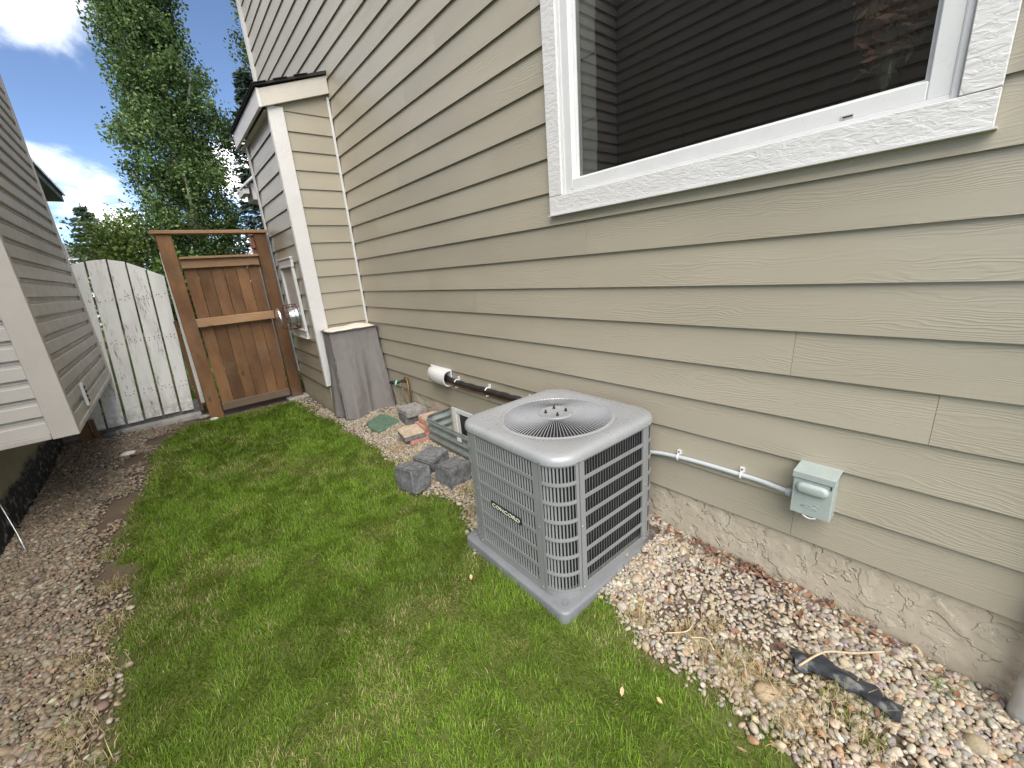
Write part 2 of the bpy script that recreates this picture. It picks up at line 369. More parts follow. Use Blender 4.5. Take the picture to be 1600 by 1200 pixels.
def tri_mesh(name, V, T, colors=None, smooth=True):
    me = bpy.data.meshes.new(name); V = np.ascontiguousarray(V, np.float32); T = np.ascontiguousarray(T, np.int32)
    me.vertices.add(len(V)); me.vertices.foreach_set('co', V.ravel())
    me.loops.add(T.size); me.loops.foreach_set('vertex_index', T.ravel())
    me.polygons.add(len(T)); me.polygons.foreach_set('loop_start', np.arange(len(T), dtype=np.int32)*3)
    me.polygons.foreach_set('use_smooth', np.full(len(T), smooth))
    me.update(calc_edges=True)
    if colors is not None:
        a = me.attributes.new('col', 'FLOAT_COLOR', 'POINT'); c = np.ones((len(V), 4), np.float32); c[:, :3] = colors; a.data.foreach_set('color', c.ravel())
    return me
def ss(a, b, x):
    t = np.clip((np.asarray(x, float)-a)/(b-a), 0, 1); return t*t*(3-2*t)
def nz(x, y, s=1.0, seed=0.0): return mnoise.noise(Vector((x*s+seed*7.3, y*s-seed*3.1, seed)))
# vectorised value noise
_T = rng.random((256, 256))
def vn(x, y, s=1.0, o=0):
    x = np.asarray(x, float)*s+o*17.7+100; y = np.asarray(y, float)*s+o*9.1+100
    xi = np.floor(x).astype(int); yi = np.floor(y).astype(int); fx = x-xi; fy = y-yi
    fx = fx*fx*(3-2*fx); fy = fy*fy*(3-2*fy); a = lambda i, j: _T[(xi+i) % 256, (yi+j) % 256]
    return (a(0, 0)*(1-fx)+a(1, 0)*fx)*(1-fy)+(a(0, 1)*(1-fx)+a(1, 1)*fx)*fy
def fbm(x, y, s=1.0, o=0, n=4):
    r = 0; amp = .5; t = 0
    for i in range(n): r = r+amp*vn(x, y, s*2**i, o+i*3); t += amp; amp *= .5
    return r/t

# ------------------------------------------------------------------ ground
def gz(x, y):
    x = np.asarray(x, float); y = np.asarray(y, float)
    z = .055*ss(-.85, -.05, x)*ss(-.35, .55, y)*(1-.25*ss(3.2, 5, y))
    z = z-.025*ss(.2, -.5, y)*ss(-.9, -.2, x)
    z = z+.03*(fbm(x, y, 1.3, 2)-.5)*ss(-3.2, -2.6, x)*(1-ss(-1.0, -.7, x))
    z = z+.038*ss(.66, .40, np.hypot((x+.47)*.8, y-1.37))
    z = z+.05*ss(-2.2, -3.0, x)*ss(5.4, 6.3, y)
    return z
LAWN_L = np.array([(-2.55, -1.5), (-2.48, 0), (-2.44, 1.5), (-2.41, 1.9), (-2.40, 2.45), (-2.38, 2.95), (-2.47, 3.45), (-2.40, 4.05), (-2.30, 5.05), (-2.18, 5.7), (-1.95, 6.05)])
LAWN_R = np.array([(-.66, -1.5), (-.66, .15), (-.65, .35), (-.65, .6), (-.67, .76), (-.63, .92), (-.80, 1.1), (-.80, 1.7), (-.72, 1.9), (-.62, 2.1), (-.66, 2.4), (-.80, 2.6), (-.66, 3.1), (-.62, 3.5), (-.61, 3.95), (-.66, 4.4), (-.68, 4.8), (-.72, 5.6), (-.76, 6.0)])
def lawn_in(x, y, rag=.07):
    """signed distance-like: >0 inside the lawn"""
    l = np.interp(y, LAWN_L[:, 1], LAWN_L[:, 0]); r_ = np.interp(y, LAWN_R[:, 1], LAWN_R[:, 0])
    j = (fbm(x, y, 7, 5)-.5)*2*rag+(fbm(x, y, 2.2, 8)-.5)*2*rag
    return np.minimum(np.minimum(x-l, r_-x)+j, (6.02-y)+j)
xs = np.concatenate([[-400, -150, -60, -25, -12, -7, -5], np.arange(-4, 1.01, .05), [3, 8, 20, 60, 150, 400]])
ys = np.concatenate([[-400, -150, -50, -15, -6], np.arange(-3, 7.6, .05), [8.5, 11, 16, 25, 45, 90, 200, 600]])
gx, gy = np.meshgrid(xs, ys, indexing='ij'); gzv = gz(gx, gy)-.012
ins = lawn_in(gx, gy); bed = (gx > -3.4) & (gx < .2) & (gy > -4) & (gy < 7.2)
f1 = fbm(gx, gy, 6, 1)[..., None]
soilc = np.array([.085, .062, .045])*(1-f1)+np.array([.16, .125, .095])*f1
thatch = np.array([.060, .095, .018])*(1-f1)+np.array([.115, .125, .04])*f1
lw = ss(-.03, .06, ins)[..., None]
gc = np.where(bed[..., None], soilc*(1-lw)+thatch*lw, np.array([.075, .11, .03]))
nx, ny = len(xs), len(ys); idx = np.arange(nx*ny).reshape(nx, ny)
T = np.concatenate([np.stack([idx[:-1, :-1], idx[1:, :-1], idx[1:, 1:]], -1).reshape(-1, 3), np.stack([idx[:-1, :-1], idx[1:, 1:], idx[:-1, 1:]], -1).reshape(-1, 3)])
ground = link('ground', tri_mesh('ground', np.stack([gx, gy, gzv], -1).reshape(-1, 3), T, gc.reshape(-1, 3)), 'soil'); tag(ground, kind='structure')

# ------------------------------------------------------------------ the house
E0, EX = .312, .17778
house = thing('house', (0, 3, 0), 'beige lap-sided house with white trimmed window and fireplace bump-out', 'house')
def plank(y0, y1, z0, x=0.0, top=None, axis='Y', parent=house, ht=.205, base=0):
    """one board; axis Y runs along the wall facing -X at x; axis X runs along a wall facing -Y at y=x"""
    if top is not None: ht = min(ht, top-z0)
    k = ht/.205
    prof = [(x-.0240, z0), (x-.0225, z0+.0005), (x-.0085, z0+.006), (x-.0085+.0125*k, z0+ht), (x-.0240+.0168*k, z0+ht)]
    MB().prism(prof, y0, y1, axis).build('siding_plank', 'siding', parent)
OPEN = (.16, 1.67, 1.94, 3.25)     # window hole y0,y1,z0,z1
joints = {0: [.42, 3.6], 1: [2.9], 2: [1.9], 3: [.072, 2.45], 4: [.49, 4.1], 5: [2.6], 6: [-.4, 3.3], 7: [1.513], 8: [2.95], 9: [4.2], 10: [2.3], 11: [3.6], 12: [3.2], 13: [4.4], 14: [3.29], 15: [2.78], 16: [4.5], 17: [3.0], 18: [3.82]}
for k in range(31):
    z0 = E0+EX*k; cuts = [-2.6]+sorted(joints.get(k, [random.uniform(2.2, 6.8)]))+[7.56]
    segs = [(a+.0006, b-.0006) for a, b in zip(cuts[:-1], cuts[1:])]
    if z0+.19 > OPEN[2] and z0 < OPEN[3]:
        ns = []
        for a, b in segs:
            if a < OPEN[0]: ns.append((a, min(b, OPEN[0])))
            if b > OPEN[1]: ns.append((max(a, OPEN[1]), b))
        segs = [q for q in ns if q[1]-q[0] > .02]
    for a, b in segs:
        if z0 < 3.1 and a < 4.9:   # the bump-out hides what lies behind it
            if b > 6.3: plank(6.27, b, z0); b = 4.905
            if b <= a: continue
            b = min(b, 4.905)
        elif z0 < 3.1 and a < 6.27: a = 6.27
        if b-a > .02: plank(a, b, z0)
wc = MB()
wc.box(0, .15, -2.6, .16, .30, 5.85).box(0, .15, 1.67, 7.6, .30, 5.85).box(0, .15, .16, 1.67, .30, 1.90).box(0, .15, .16, 1.67, 3.25, 5.85)
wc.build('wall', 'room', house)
MB().box(.15, 6, 7.45, 7.6, .0, 5.85).box(.15, 6, -2.6, -2.45, 0, 5.85).box(5.85, 6, -2.45, 7.45, 0, 5.85).build('rear_wall', 'siding', house)
MB().prism([(-.22, 5.72), (-.22, 5.84), (3, 7.9), (6.6, 5.84), (6.6, 5.72), (3, 7.75)], -2.9, 7.95, 'Y').build('roof', 'shingle', house)
MB().box(-.22, 0, -2.9, 7.95, 5.66, 5.715).build('soffit', 'trim', house)
MB().box(-.034, .01, 7.56, 7.70, .30, 5.655).box(-.026, .0, 7.53, 7.56, .30, 5.655).build('corner_trim', 'corner', house, bevel=.003)
# foundation with trowelled relief
fy = np.arange(-2.6, 4.95, .012); fz = np.linspace(-.15, .335, 34)
FY, FZ = np.meshgrid(fy, fz, indexing='ij'); w1 = fbm(FY, FZ, 9, 3); a = fbm(FY+.12*w1, FZ+.12*fbm(FY, FZ, 9, 6), 11, 9, 4)
FX = -.002-.003*ss(.46, .53, a)-.002*fbm(FY, FZ, 30, 4)-.005*(fbm(FY, FZ, 2.5, 7)-.5)
idx = np.arange(FY.size).reshape(FY.shape)
T = np.concatenate([np.stack([idx[:-1, :-1], idx[:-1, 1:], idx[1:, 1:]], -1).reshape(-1, 3), np.stack([idx[:-1, :-1], idx[1:, 1:], idx[1:, :-1]], -1).reshape(-1, 3)])
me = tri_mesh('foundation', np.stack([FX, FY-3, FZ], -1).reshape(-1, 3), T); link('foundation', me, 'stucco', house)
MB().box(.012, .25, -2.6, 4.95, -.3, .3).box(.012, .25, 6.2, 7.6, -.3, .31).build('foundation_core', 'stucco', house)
# bump-out
BX, BY0, BY1 = -.595, 4.925, 6.21
bump = MB().box(BX+.005, .0, BY0+.005, BY1-.005, .30, 3.15).build('bump_out', 'room', house)
for k in range(17):
    z0 = E0+.02+EX*k
    if z0 > 3.10:
        MB().prism([(BX+.06, z0), (-.022, z0), (-.022, 3.40), (BX+.06, 3.22)], BY0-.0205, BY0-.0085, 'Y').build('siding_plank', 'siding', bump); break
    plank(BY0+.004, BY1-.01, z0, BX, 3.22, 'Y', bump)
    if z0 < 3.0: plank(BX+.10, -.022, z0, BY0, None, 'X', bump)
MB().box(BX-.038, BX+.105, BY0-.04, BY0-.0215, .35, 3.20).box(BX-.038, BX-.0215, BY0-.0214, BY0+.02, .35, 3.2).build('corner_board', 'trim', bump, bevel=.002)
MB().box(-.045, -.0225, BY0-.045, BY0-.0215, .72, 3.36).build('inside_corner_trim', 'trim', bump, bevel=.002)
MB().box(BX-.036, BX-.0215, BY1-.045, BY1+.012, .35, 3.16).box(BX-.036, BX, BY1+.0125, BY1+.03, .35, 3.16).build('corner_board', 'trim', bump, bevel=.002)
MB().box(BX-.06, -.012, BY0+.0, BY1+.2, 3.155, 3.165).build('soffit', 'trim', bump)
MB().prism([(BX-.085, 3.165), (-.02, 3.385), (-.02, 3.545), (BX-.085, 3.315)], BY0-.075, BY0-.048, 'Y').build('fascia', 'corner', bump, bevel=.002)
MB().box(BX-.112, BX-.0855, BY0-.075, BY1+.16, 3.16, 3.318).build('fascia', 'trim', bump, bevel=.002)
rf = MB().prism([(BX-.135, 3.322), (-.012, 3.556), (-.012, 3.585), (BX-.135, 3.338)], BY0-.095, BY1+.18, 'Y').build('bump_out_roof', 'shingle', bump)
for i in range(6):
    t0 = i/6; xx0 = BX-.142+(.59)*t0; zz0 = 3.338+.344*(xx0-BX+.135)+.0015
    for j in range(5):
        ya = BY0-.11+j*.31+(.1 if i % 2 else 0); yb = min(ya+.305, BY1+.19)
        if yb > ya+.05: MB().prism([(xx0, zz0), (xx0+.13, zz0+.0447), (xx0+.13, zz0+.0475), (xx0-.001, zz0+.0065)], ya, yb, 'Y').build('shingle', 'shingle', rf)
MB().box(BX-.004, 0, BY0-.005, BY1, -.15, .33).build('foundation', 'stucco', bump)
# fireplace vent on the bump-out
vent = MB()
vx = BX-.0215
vy0, vy1, vz0, vz1 = 5.24, 5.84, .88, 1.82
for (a, b, c, d) in ((vy0, vy0+.045, vz0+.11, vz1-.11), (vy1-.045, vy1, vz0+.11, vz1-.11)): vent.box(vx-.03, vx, a, b, c, d)
for (c, d) in ((vz0, vz0+.018), (vz0+.092, vz0+.11), (vz1-.018, vz1), (vz1-.11, vz1-.092)): vent.box(vx-.036, vx, vy0-.01, vy1+.01, c, d)
vent.box(vx-.026, vx, vy0-.004, vy1+.004, vz0+.018, vz0+.092).box(vx-.026, vx, vy0-.004, vy1+.004, vz1-.092, vz1-.018)
vent = vent.build('fireplace_vent', 'vinyl_white', house, bevel=.002)
MB().box(vx-.006, vx+.012, vy0+.045, vy1-.045, vz0+.11, vz1-.11).build('back_plate', 'vinyl', vent)
vc = Vector((vx, 5.55, 1.14)); ax = Vector((-1, 0, 0))
MB().lathe([(.0, 0), (.145, .004), (.145, .012), (.115, .02), (.10, .06), (.10, .115), (.085, .125), (.0, .126)], vc, ax, 28).build('vent_pipe', 'metal', vent, smooth=True, angle=40)
MB().lathe([(.0, .205), (.115, .205), (.12, .212), (.118, .225), (.0, .23)], vc, ax, 28).build('vent_cap', 'metal', vent, smooth=True, angle=40)
g = MB()
for k in range(14):
    a = 2*math.pi*k/14; d = Vector((0, math.cos(a), math.sin(a)))
    g.tube([vc+ax*.0+d*.15, vc+ax*.12+d*.15, vc+ax*.2+d*.125, vc+ax*.21+d*.1], .0035, 5)
for h_ in (.06, .13): g.tube([vc+ax*h_+Vector((0, math.cos(2*math.pi*k/24), math.sin(2*math.pi*k/24)))*.15 for k in range(25)], .003, 5)
g.build('wire_guard', 'guard', vent, smooth=True)
# rear eave seen past the bump-out
MB().box(-.37, -.29, 8.45, 9.0, 3.03, 3.11).prism([(-.38, 3.115), (-.05, 3.40), (-.05, 3.44), (-.38, 3.145)], 8.4, 9.0, 'Y').box(-.24, .1, 8.5, 9.0, 2.95, 3.2).build('rear_eave', 'trim', house)
# the window
wy0, wy1, wz0, wz1 = .172, 1.65, 1.886, 3.20
wf = MB()
fr = .062
wf.box(-.026, .06, wy0, wy0+fr, wz0, wz1).box(-.026, .06, wy1-fr, wy1, wz0, wz1).box(-.026, .06, wy0+fr, wy1-fr, wz0, wz0+fr).box(-.026, .06, wy0+fr, wy1-fr, wz1-fr, wz1)
wf.box(-.030, -.026, wy0-.006, wy0+.012, wz0-.004, wz1).box(-.030, -.026, wy1-.012, wy1+.006, wz0-.004, wz1).box(-.030, -.026, wy0+.012, wy1-.012, wz0-.004, wz0+.012)
window = wf.build('window', 'vinyl_white', house, bevel=.003)
b_ = MB(); e = fr-.014
b_.box(.0, .05, wy0+fr, wy0+fr+.012, wz0+fr, wz1-fr).box(.0, .05, wy1-fr-.012, wy1-fr, wz0+fr, wz1-fr).box(.0, .05, wy0+fr+.012, wy1-fr-.012, wz0+fr, wz0+fr+.010)
b_.build('glazing_bead', 'vinyl_white', window)
MB().box(.018, .022, wy0+fr+.0005, wy1-fr-.0005, wz0+fr+.0005, wz1-fr).build('pane', 'glass', window)
MB().box(-.0275, -.0262, .40, .435, 1.902, 1.913).build('weep_cover', 'vinyl_trim', window); MB().box(-.0278, -.0276, .402, .428, 1.905, 1.910).build('weep_slot', 'dark', window)
MB().box(-.0275, -.0262, 1.585, 1.60, 1.893, 1.90).build('weep_cover', 'dark', window)
MB().box(-.045, -.0215, wy1+.007, 1.752, 1.883, 3.3).build('trim_board', 'trim', window, bevel=.002)
MB().box(-.045, -.0215, .085, wy0-.007, 1.883, 3.3).build('trim_board', 'trim', window, bevel=.002)
MB().box(-.0455, -.0215, .085, 1.752, 1.787, 1.881).build('sill_board', 'trim', window, bevel=.002)
MB().box(-.053, -.012, .078, 1.759, 1.781, 1.7865).build('drip_flashing', 'vinyl_white', window)
# room behind the glass
rm = MB(); q0, q1 = -.8, 2.6
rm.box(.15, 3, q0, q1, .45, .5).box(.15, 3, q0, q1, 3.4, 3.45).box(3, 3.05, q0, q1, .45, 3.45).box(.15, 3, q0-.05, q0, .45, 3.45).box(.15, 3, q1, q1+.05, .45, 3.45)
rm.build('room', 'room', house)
MB().box(.06, .34, wy0-.05, wy1+.05, 1.915, 1.938).build('window_stool', 'vinyl_white', window, bevel=.004)
for i in range(9): MB().box(.062+.006*(i % 2), .072+.006*(i % 2), 1.50, 1.60, 1.95+.14*i, 1.95+.14*i+.139).build('blind_slat', 'blind', window)
# basement window and its frame
bw = MB(); bw.box(-.03, -.004, 3.10, 3.165, .0, .305).box(-.03, -.004, 2.25, 2.31, .0, .305).box(-.03, -.004, 2.31, 3.10, .26, .305).box(-.026, -.004, 2.31, 3.10, .0, .03)
bw = bw.build('basement_window', 'vinyl_white', house, bevel=.003)
MB().box(-.022, -.006, 3.06, 3.098, .032, .258).box(-.022, -.006, 2.312, 2.34, .032, .258).box(-.022, -.006, 2.69, 2.72, .032, .258).build('sash', 'vinyl_white', bw)
MB().box(-.0155, -.0145, 2.341, 3.059, .032, .258).build('pane', 'black', bw)

# houseplant behind the pane
pl = thing('houseplant', (.09, .357, 1.938), 'reddish dried leaf bouquet in glass vase behind the window pane', 'plant')
MB().lathe([(.028, 0), (.04, .004), (.046, .05), (.035, .10), (.03, .13), (.036, .15), (.033, .15), (.026, .128), (.03, .1), (.04, .05), (.034, .01), (0, .008)], (.09, .357, 1.938), seg=20).build('vase', 'vase', pl, smooth=True)
st = MB(); LV, LT, LC = [], [], []
for i in range(26):
    a = random.uniform(0, 6.28); sp = random.uniform(.03, .17); h_ = random.uniform(.25, .75)
    p0 = Vector((.09, .357, 1.96)); p2 = p0+Vector((math.cos(a)*sp*.22, math.sin(a)*sp, h_)); p1 = (p0+p2)/2+Vector((0, 0, .06))
    st.tube([p0, p1, p2], .0022, 5)
    for j in range(26):
        t = random.uniform(.35, 1); c = p0.lerp(p2, t)+Vector([random.gauss(0, .018) for _ in range(3)])
        u_ = Vector([random.gauss(0, 1) for _ in range(3)]).normalized(); v_ = u_.orthogonal().normalized(); L = random.uniform(.014, .032)
        n = len(LV); LV += [c-u_*L-pl.location, c+v_*L*.5-pl.location, c+u_*L-pl.location, c-v_*L*.5-pl.location]; LT += [(n, n+1, n+2), (n, n+2, n+3)]
        cc = random.choice([(.62, .28, .20), (.70, .44, .32), (.46, .19, .15), (.28, .24, .12)]); LC += [cc]*4
st.build('stems', 'twig', pl)
link('leaves', tri_mesh('leaves', np.array([tuple(v) for v in LV]), np.array(LT), np.array(LC)), 'litter', pl)

# ------------------------------------------------------------------ neighbour house
NXF, NX0, NY0, NY1, NZ0 = -2.52, -3.03, 3.92, 6.38, .67
nb = thing('neighbour_house', (-3.03, 4, 0), 'grey vinyl-sided neighbour house with overhanging bay above dark foundation', 'house')
LAP = .1245
def lap(c, z0, a, b, axis, parent, ht=LAP):
    """vinyl course with a rounded shadow recess along its top; c = face plane, s = outward sign"""
    s = 1 if axis == 'Y' else -1
    pr = [(0, -.001), (.021, -.001), (.0245, .002), (.0240, ht*.60), (.021, ht*.63), (.0035, ht*.645), (.003, ht*.80), (.009, ht*.815), (.009, ht*.87), (.003, ht*.885), (.003, ht+.001), (0, ht+.001)]
    MB().prism([(c+s*p, z0+q) for p, q in pr], a, b, axis).build('siding_course', 'vinyl', parent)
bay = MB().box(-3.6, NXF, NY0, NY1, NZ0+.012, 5.1).build('bay', 'vinyl', nb)
for k in range(35):
    z0 = NZ0+.035+LAP*k
    lap(NXF, z0, NY0+.03, NY1-.03, 'Y', bay)
    lap(NY0, z0, -3.6, NXF-.09, 'X', bay)
MB().box(NXF-.094, NXF+.034, NY0-.034, NY0, NZ0-.004, 5.1).box(NXF, NXF+.034, NY0, NY0+.034, NZ0-.004, 5.1).build('corner_post', 'vinyl_trim', bay, bevel=.003)
MB().box(NXF, NXF+.034, NY1-.034, NY1+.02, NZ0+.01, 5.1).build('corner_post', 'vinyl_trim', bay, bevel=.003)
MB().box(NXF, NXF+.036, NY0+.036, NY1-.04, NZ0+.0, NZ0+.034).box(-3.6, NXF-.096, NY0-.036, NY0, NZ0, NZ0+.034).build('starter_trim', 'vinyl_trim', bay, bevel=.003)
MB().box(NX0, NXF-.002, NY0+.002, NY1-.002, NZ0, NZ0+.0115).build('bay_soffit', 'cedar_grey', bay)
wv = MB().box(NXF+.026, NXF+.046, 4.50, 4.575, .735, .915).build('wall_vent', 'vinyl_white', bay, bevel=.006, seg=2)
for i in range(4): MB().box(NXF+.0465, NXF+.049, 4.515, 4.56, .758+i*.036, .782+i*.036).build('vent_slot', 'dark', wv)
main = MB().box(-3.8, -3.601, .60, NY0-.0, .0, 5.15).box(-3.92, -3.75, NY1, 14.2, .0, 3.7).build('main_wall', 'vinyl', nb)
for k in range(36):
    z0 = .58+LAP*k; lap(-3.601, z0, .64, NY0-.03, 'Y', main)
MB().box(NX0-.25, NX0, NY0, NY1-.01, -.3, .549).box(NX0-.25, NX0, NY0+.001, NY1-.011, .5495, .664).box(-3.8, NX0-.251, NY0, NY0+.2, -.3, .664).build('foundation', 'found_dark', nb)
MB().box(-9.5, -3.81, .62, NY1-.02, .0, 4.2).box(-9.5, -3.93, NY1, 14, .0, 3.6).build('body', 'vinyl', nb)
ev = MB().prism([(-3.92, 3.72), (-2.98, 3.72), (-2.98, 3.86), (-3.92, 4.27)], 6.7, 14.25, 'Y').build('rear_eave', 'shingle_grey', nb)
MB().prism([(-3.0, 3.872), (-2.93, 3.845), (-2.93, 3.90), (-3.92, 4.33), (-3.92, 4.28)], 6.7, 14.3, 'Y').build('gutter', 'vinyl_trim', nb)
MB().prism([(-3.45, 5.16), (-3.45, 5.26), (-6, 5.9), (-9.8, 5.26), (-9.8, 5.16)], .5, 3.88, 'Y').build('roof', 'shingle_grey', nb)

# timber post and rubble under the bay
po = thing('timber_post', (-2.83, 6.28, 0), 'short brown timber post under the far end of the grey bay', 'post')
MB().box(-2.88, -2.785, 6.24, 6.33, -.02, .668).build('post', 'cedar', po, bevel=.004); MB().box(-2.77, -2.735, 6.25, 6.29, -.02, .26).build('brace', 'cedar', po, bevel=.003)

# ------------------------------------------------------------------ white picket fence
FY_ = 6.45
fence = thing('picket_fence', (-2.2, FY_, 0), 'weathered white board fence with peeling paint and arched top', 'fence')
bd = [(-2.83, -2.69, -2.70, -2.56, 1.84, 1.87), (-2.667, -2.52, -2.55, -2.385, 1.885, 1.925), (-2.495, -2.355, -2.368, -2.208, 1.93, 1.944), (-2.33, -2.178, -2.195, -2.06, 1.938, 1.908), (-2.155, -2.006, -2.048, -1.906, 1.9, 1.824), (-1.985, -1.862, -1.893, -1.755, 1.812, 1.73)]
for xb0, xb1, xt0, xt1, zl, zr in bd:
    zb = random.uniform(.075, .10)
    o = MB().add([(xb0, FY_-.011, zb), (xb1, FY_-.011, zb), (xt1, FY_-.011, zr), (xt0, FY_-.011, zl), (xb0, FY_+.011, zb), (xb1, FY_+.011, zb), (xt1, FY_+.011, zr), (xt0, FY_+.011, zl)],
                 [(0, 1, 2, 3), (7, 6, 5, 4), (0, 4, 5, 1), (1, 5, 6, 2), (2, 6, 7, 3), (3, 7, 4, 0)]).build('board', 'peel', fence, bevel=.003)
    nl = MB()
    for z in (.42, .46, 1.02, 1.05, 1.50, 1.53):
        t = z/1.9
        for q in (.22, .5, .78):
            if random.random() < .75:
                x = (xb0+(xb1-xb0)*q)*(1-t)+(xt0+(xt1-xt0)*q)*t; nl.lathe([(0, 0), (.006, 0), (.005, .0025), (0, .003)], (x+random.uniform(-.01, .01), FY_-.0105, z+random.uniform(-.012, .012)), (0, -1, 0), 6)
    nl.build('nail_heads', 'nail', o)
for z in (.38, .98, 1.47): MB().box(-2.9, -1.78, FY_+.0125, FY_+.05, z, z+.085).build('rail', 'cedar_grey', fence, bevel=.003)
MB().add([(-1.775, FY_-.05, .15), (-1.735, FY_-.05, .15), (-1.695, FY_-.05, 1.98), (-1.735, FY_-.05, 1.99), (-1.775, FY_-.012, .15), (-1.735, FY_-.012, .15), (-1.695, FY_-.012, 1.98), (-1.735, FY_-.012, 1.99)],
         [(0, 1, 2, 3), (7, 6, 5, 4), (0, 4, 5, 1), (1, 5, 6, 2), (2, 6, 7, 3), (3, 7, 4, 0)]).build('edge_batten', 'peel', fence, bevel=.003)
MB().box(-1.80, -1.765, FY_-.03, FY_+.0, .05, 1.2).build('post', 'cedar', fence, bevel=.003)
sill = MB().box(-2.62, -1.80, 6.30, 6.42, -.02, .055).build('concrete_kerb', 'concrete', None, bevel=.012, jit=.003, loc=(-2.2, 6.36, 0)); tag(sill, 'low concrete edging strip at the foot of the white fence', 'kerb')
MB2 = MB().box(-2.86, -1.78, FY_+.015, FY_+.045, -.03, .20); tag(MB2.build('kick_board', 'pav_dark', fence), None)

# ------------------------------------------------------------------ brown gate
gate = thing('wooden_gate', (-1.2, 6.12, 0), 'tall brown cedar gate with open framed top beside the bump-out', 'gate')
MB().box(-1.735, -1.595, 6.07, 6.16, -.05, 2.155).build('post', 'cedar', gate, bevel=.005)
MB().box(-.795, -.66, 6.07, 6.16, -.03, 2.155).build('post', 'cedar', gate, bevel=.005)
MB().box(-1.775, -.645, 6.04, 6.19, 2.157, 2.195).build('cap_rail', 'cedar_light', gate, bevel=.005)
MB().box(-1.585, -.80, 6.04, 6.145, 1.885, 1.912).build('top_cap', 'cedar_light', gate, bevel=.004)
MB().box(-1.585, -.805, 6.075, 6.108, 1.785, 1.884).build('top_rail', 'cedar_light', gate, bevel=.004)
MB().box(-1.60, -.785, 6.035, 6.0675, 1.115, 1.215).build('middle_rail', 'cedar_light', gate, bevel=.004)
MB().box(-1.585, -.812, 6.075, 6.108, .07, .165).build('bottom_rail', 'cedar_grey', gate, bevel=.004)
n = 6; x0, x1 = -1.578, -.812; wdt = (x1-x0)/n
for i in range(n):
    yy = 6.112+random.uniform(0, .003)
    MB().box(x0+i*wdt+.0025, x0+(i+1)*wdt-.0025, yy, yy+.018, .075, 1.883).build('board', 'cedar', gate, bevel=.002)
for i in range(2): MB().box(-1.56+.0, -.83, 6.135, 6.17, (.3, 1.5)[i], (.39, 1.59)[i]).build('back_rail', 'cedar', gate)
tag(MB().box(-.86, -.60, 5.98, 6.2, -.06, .03).build('concrete_block', 'concrete', None, bevel=.01, jit=.004, loc=(-.72, 6.1, 0)), 'rough concrete footing under the right post of the brown gate', 'footing')
for (x, y, s, lab, mt) in ((-1.79, 6.22, .05, 'broken grey brown brick at the left post of the brown gate', 'pav_grey'), (-1.70, 6.0, .035, 'small pale stone at the foot of the left gate post', 'pebble_big'), (-2.66, 6.32, .05, 'dark rubble stone beside the timber post at the fence end', 'pav_dark'), (-2.48, 5.44, .045, 'white stone lying on the gravel beside the lawn edge', 'pebble_big')):
    bm = bmesh.new(); bmesh.ops.create_icosphere(bm, subdivisions=2, radius=1)
    for v in bm.verts:
        v.co *= 1+.25*mnoise.noise(v.co*1.3+Vector((x*9, y*5, 0))); v.co.x *= s*1.5; v.co.y *= s; v.co.z *= s*.55
    me = bpy.data.meshes.new('stone'); bm.to_mesh(me); bm.free(); me.polygons.foreach_set('use_smooth', [True]*len(me.polygons))
    tag(link('stone', me, mt, None, (x, y, float(gz(x, y))+s*.25)), lab, 'stone')

# ------------------------------------------------------------------ air conditioner
AC = Vector((-.462, 1.375)); AH, AR = .3675, .118; ANG = R(-.8)
acz0 = .075
pad = MB()
def rrect(c, h, r, n=6, z=0, ang=ANG):
    pts = []
    for k in range(4):
        a0 = math.pi+k*math.pi/2; cc = Vector((math.cos(a0)+math.cos(a0+math.pi/2), math.sin(a0)+math.sin(a0+math.pi/2)))*(h-r)
        for i in range(n+1):
            a = a0+math.pi/2*i/n; p = cc+Vector((math.cos(a), math.sin(a)))*r
            pts.append((c.x+p.x*math.cos(ang)-p.y*math.sin(ang), c.y+p.x*math.sin(ang)+p.y*math.cos(ang), z))
    return pts
PC = Vector((-.472, 1.368))
pad = MB().loft([rrect(PC, .394, .04, 5, -.01), rrect(PC, .394, .04, 5, .060), rrect(PC, .392, .04, 5, .066), rrect(PC, .387, .038, 5, .0705), rrect(PC, .378, .035, 5, .072), rrect(PC, .366, .03, 5, .0745)])
pado = thing('equipment_pad', (PC.x, PC.y, 0), 'dark grey plastic pad under the air conditioner', 'pad')
pad.build('slab', 'pad', pado, smooth=True, angle=35)
d_ = MB()
for sx in (-1, 1):
    for sy in (-1, 1): d_.lathe([(.016, .066), (.016, .0775), (.011, .0775), (.010, .0758), (0, .0758)], (PC.x+sx*.345, PC.y+sy*.345, 0), seg=14)
d_.build('drain_rings', 'pad', pado, smooth=True, angle=40)
ac = thing('air_conditioner', (AC.x, AC.y, acz0), 'grey louvred outdoor air conditioner with round fan guard beside the wall', 'air conditioner')
nrm = [Vector((math.cos(math.pi+k*math.pi/2+ANG), math.sin(math.pi+k*math.pi/2+ANG))) for k in range(4)]
FL = AH-AR
def flat(k, s, off=0.0):
    n_ = nrm[k]; r_ = Vector((-n_.y, n_.x)); return AC+n_*(AH+off)+r_*s, n_, r_
def corner(k, t, off=0.0):
    a = math.pi+k*math.pi/2+ANG+t*math.pi/2; n_ = Vector((math.cos(a), math.sin(a))); r_ = Vector((-n_.y, n_.x))
    cc = AC+(nrm[k]+nrm[(k+1) % 4])*FL; return cc+n_*(AR+off), n_, r_
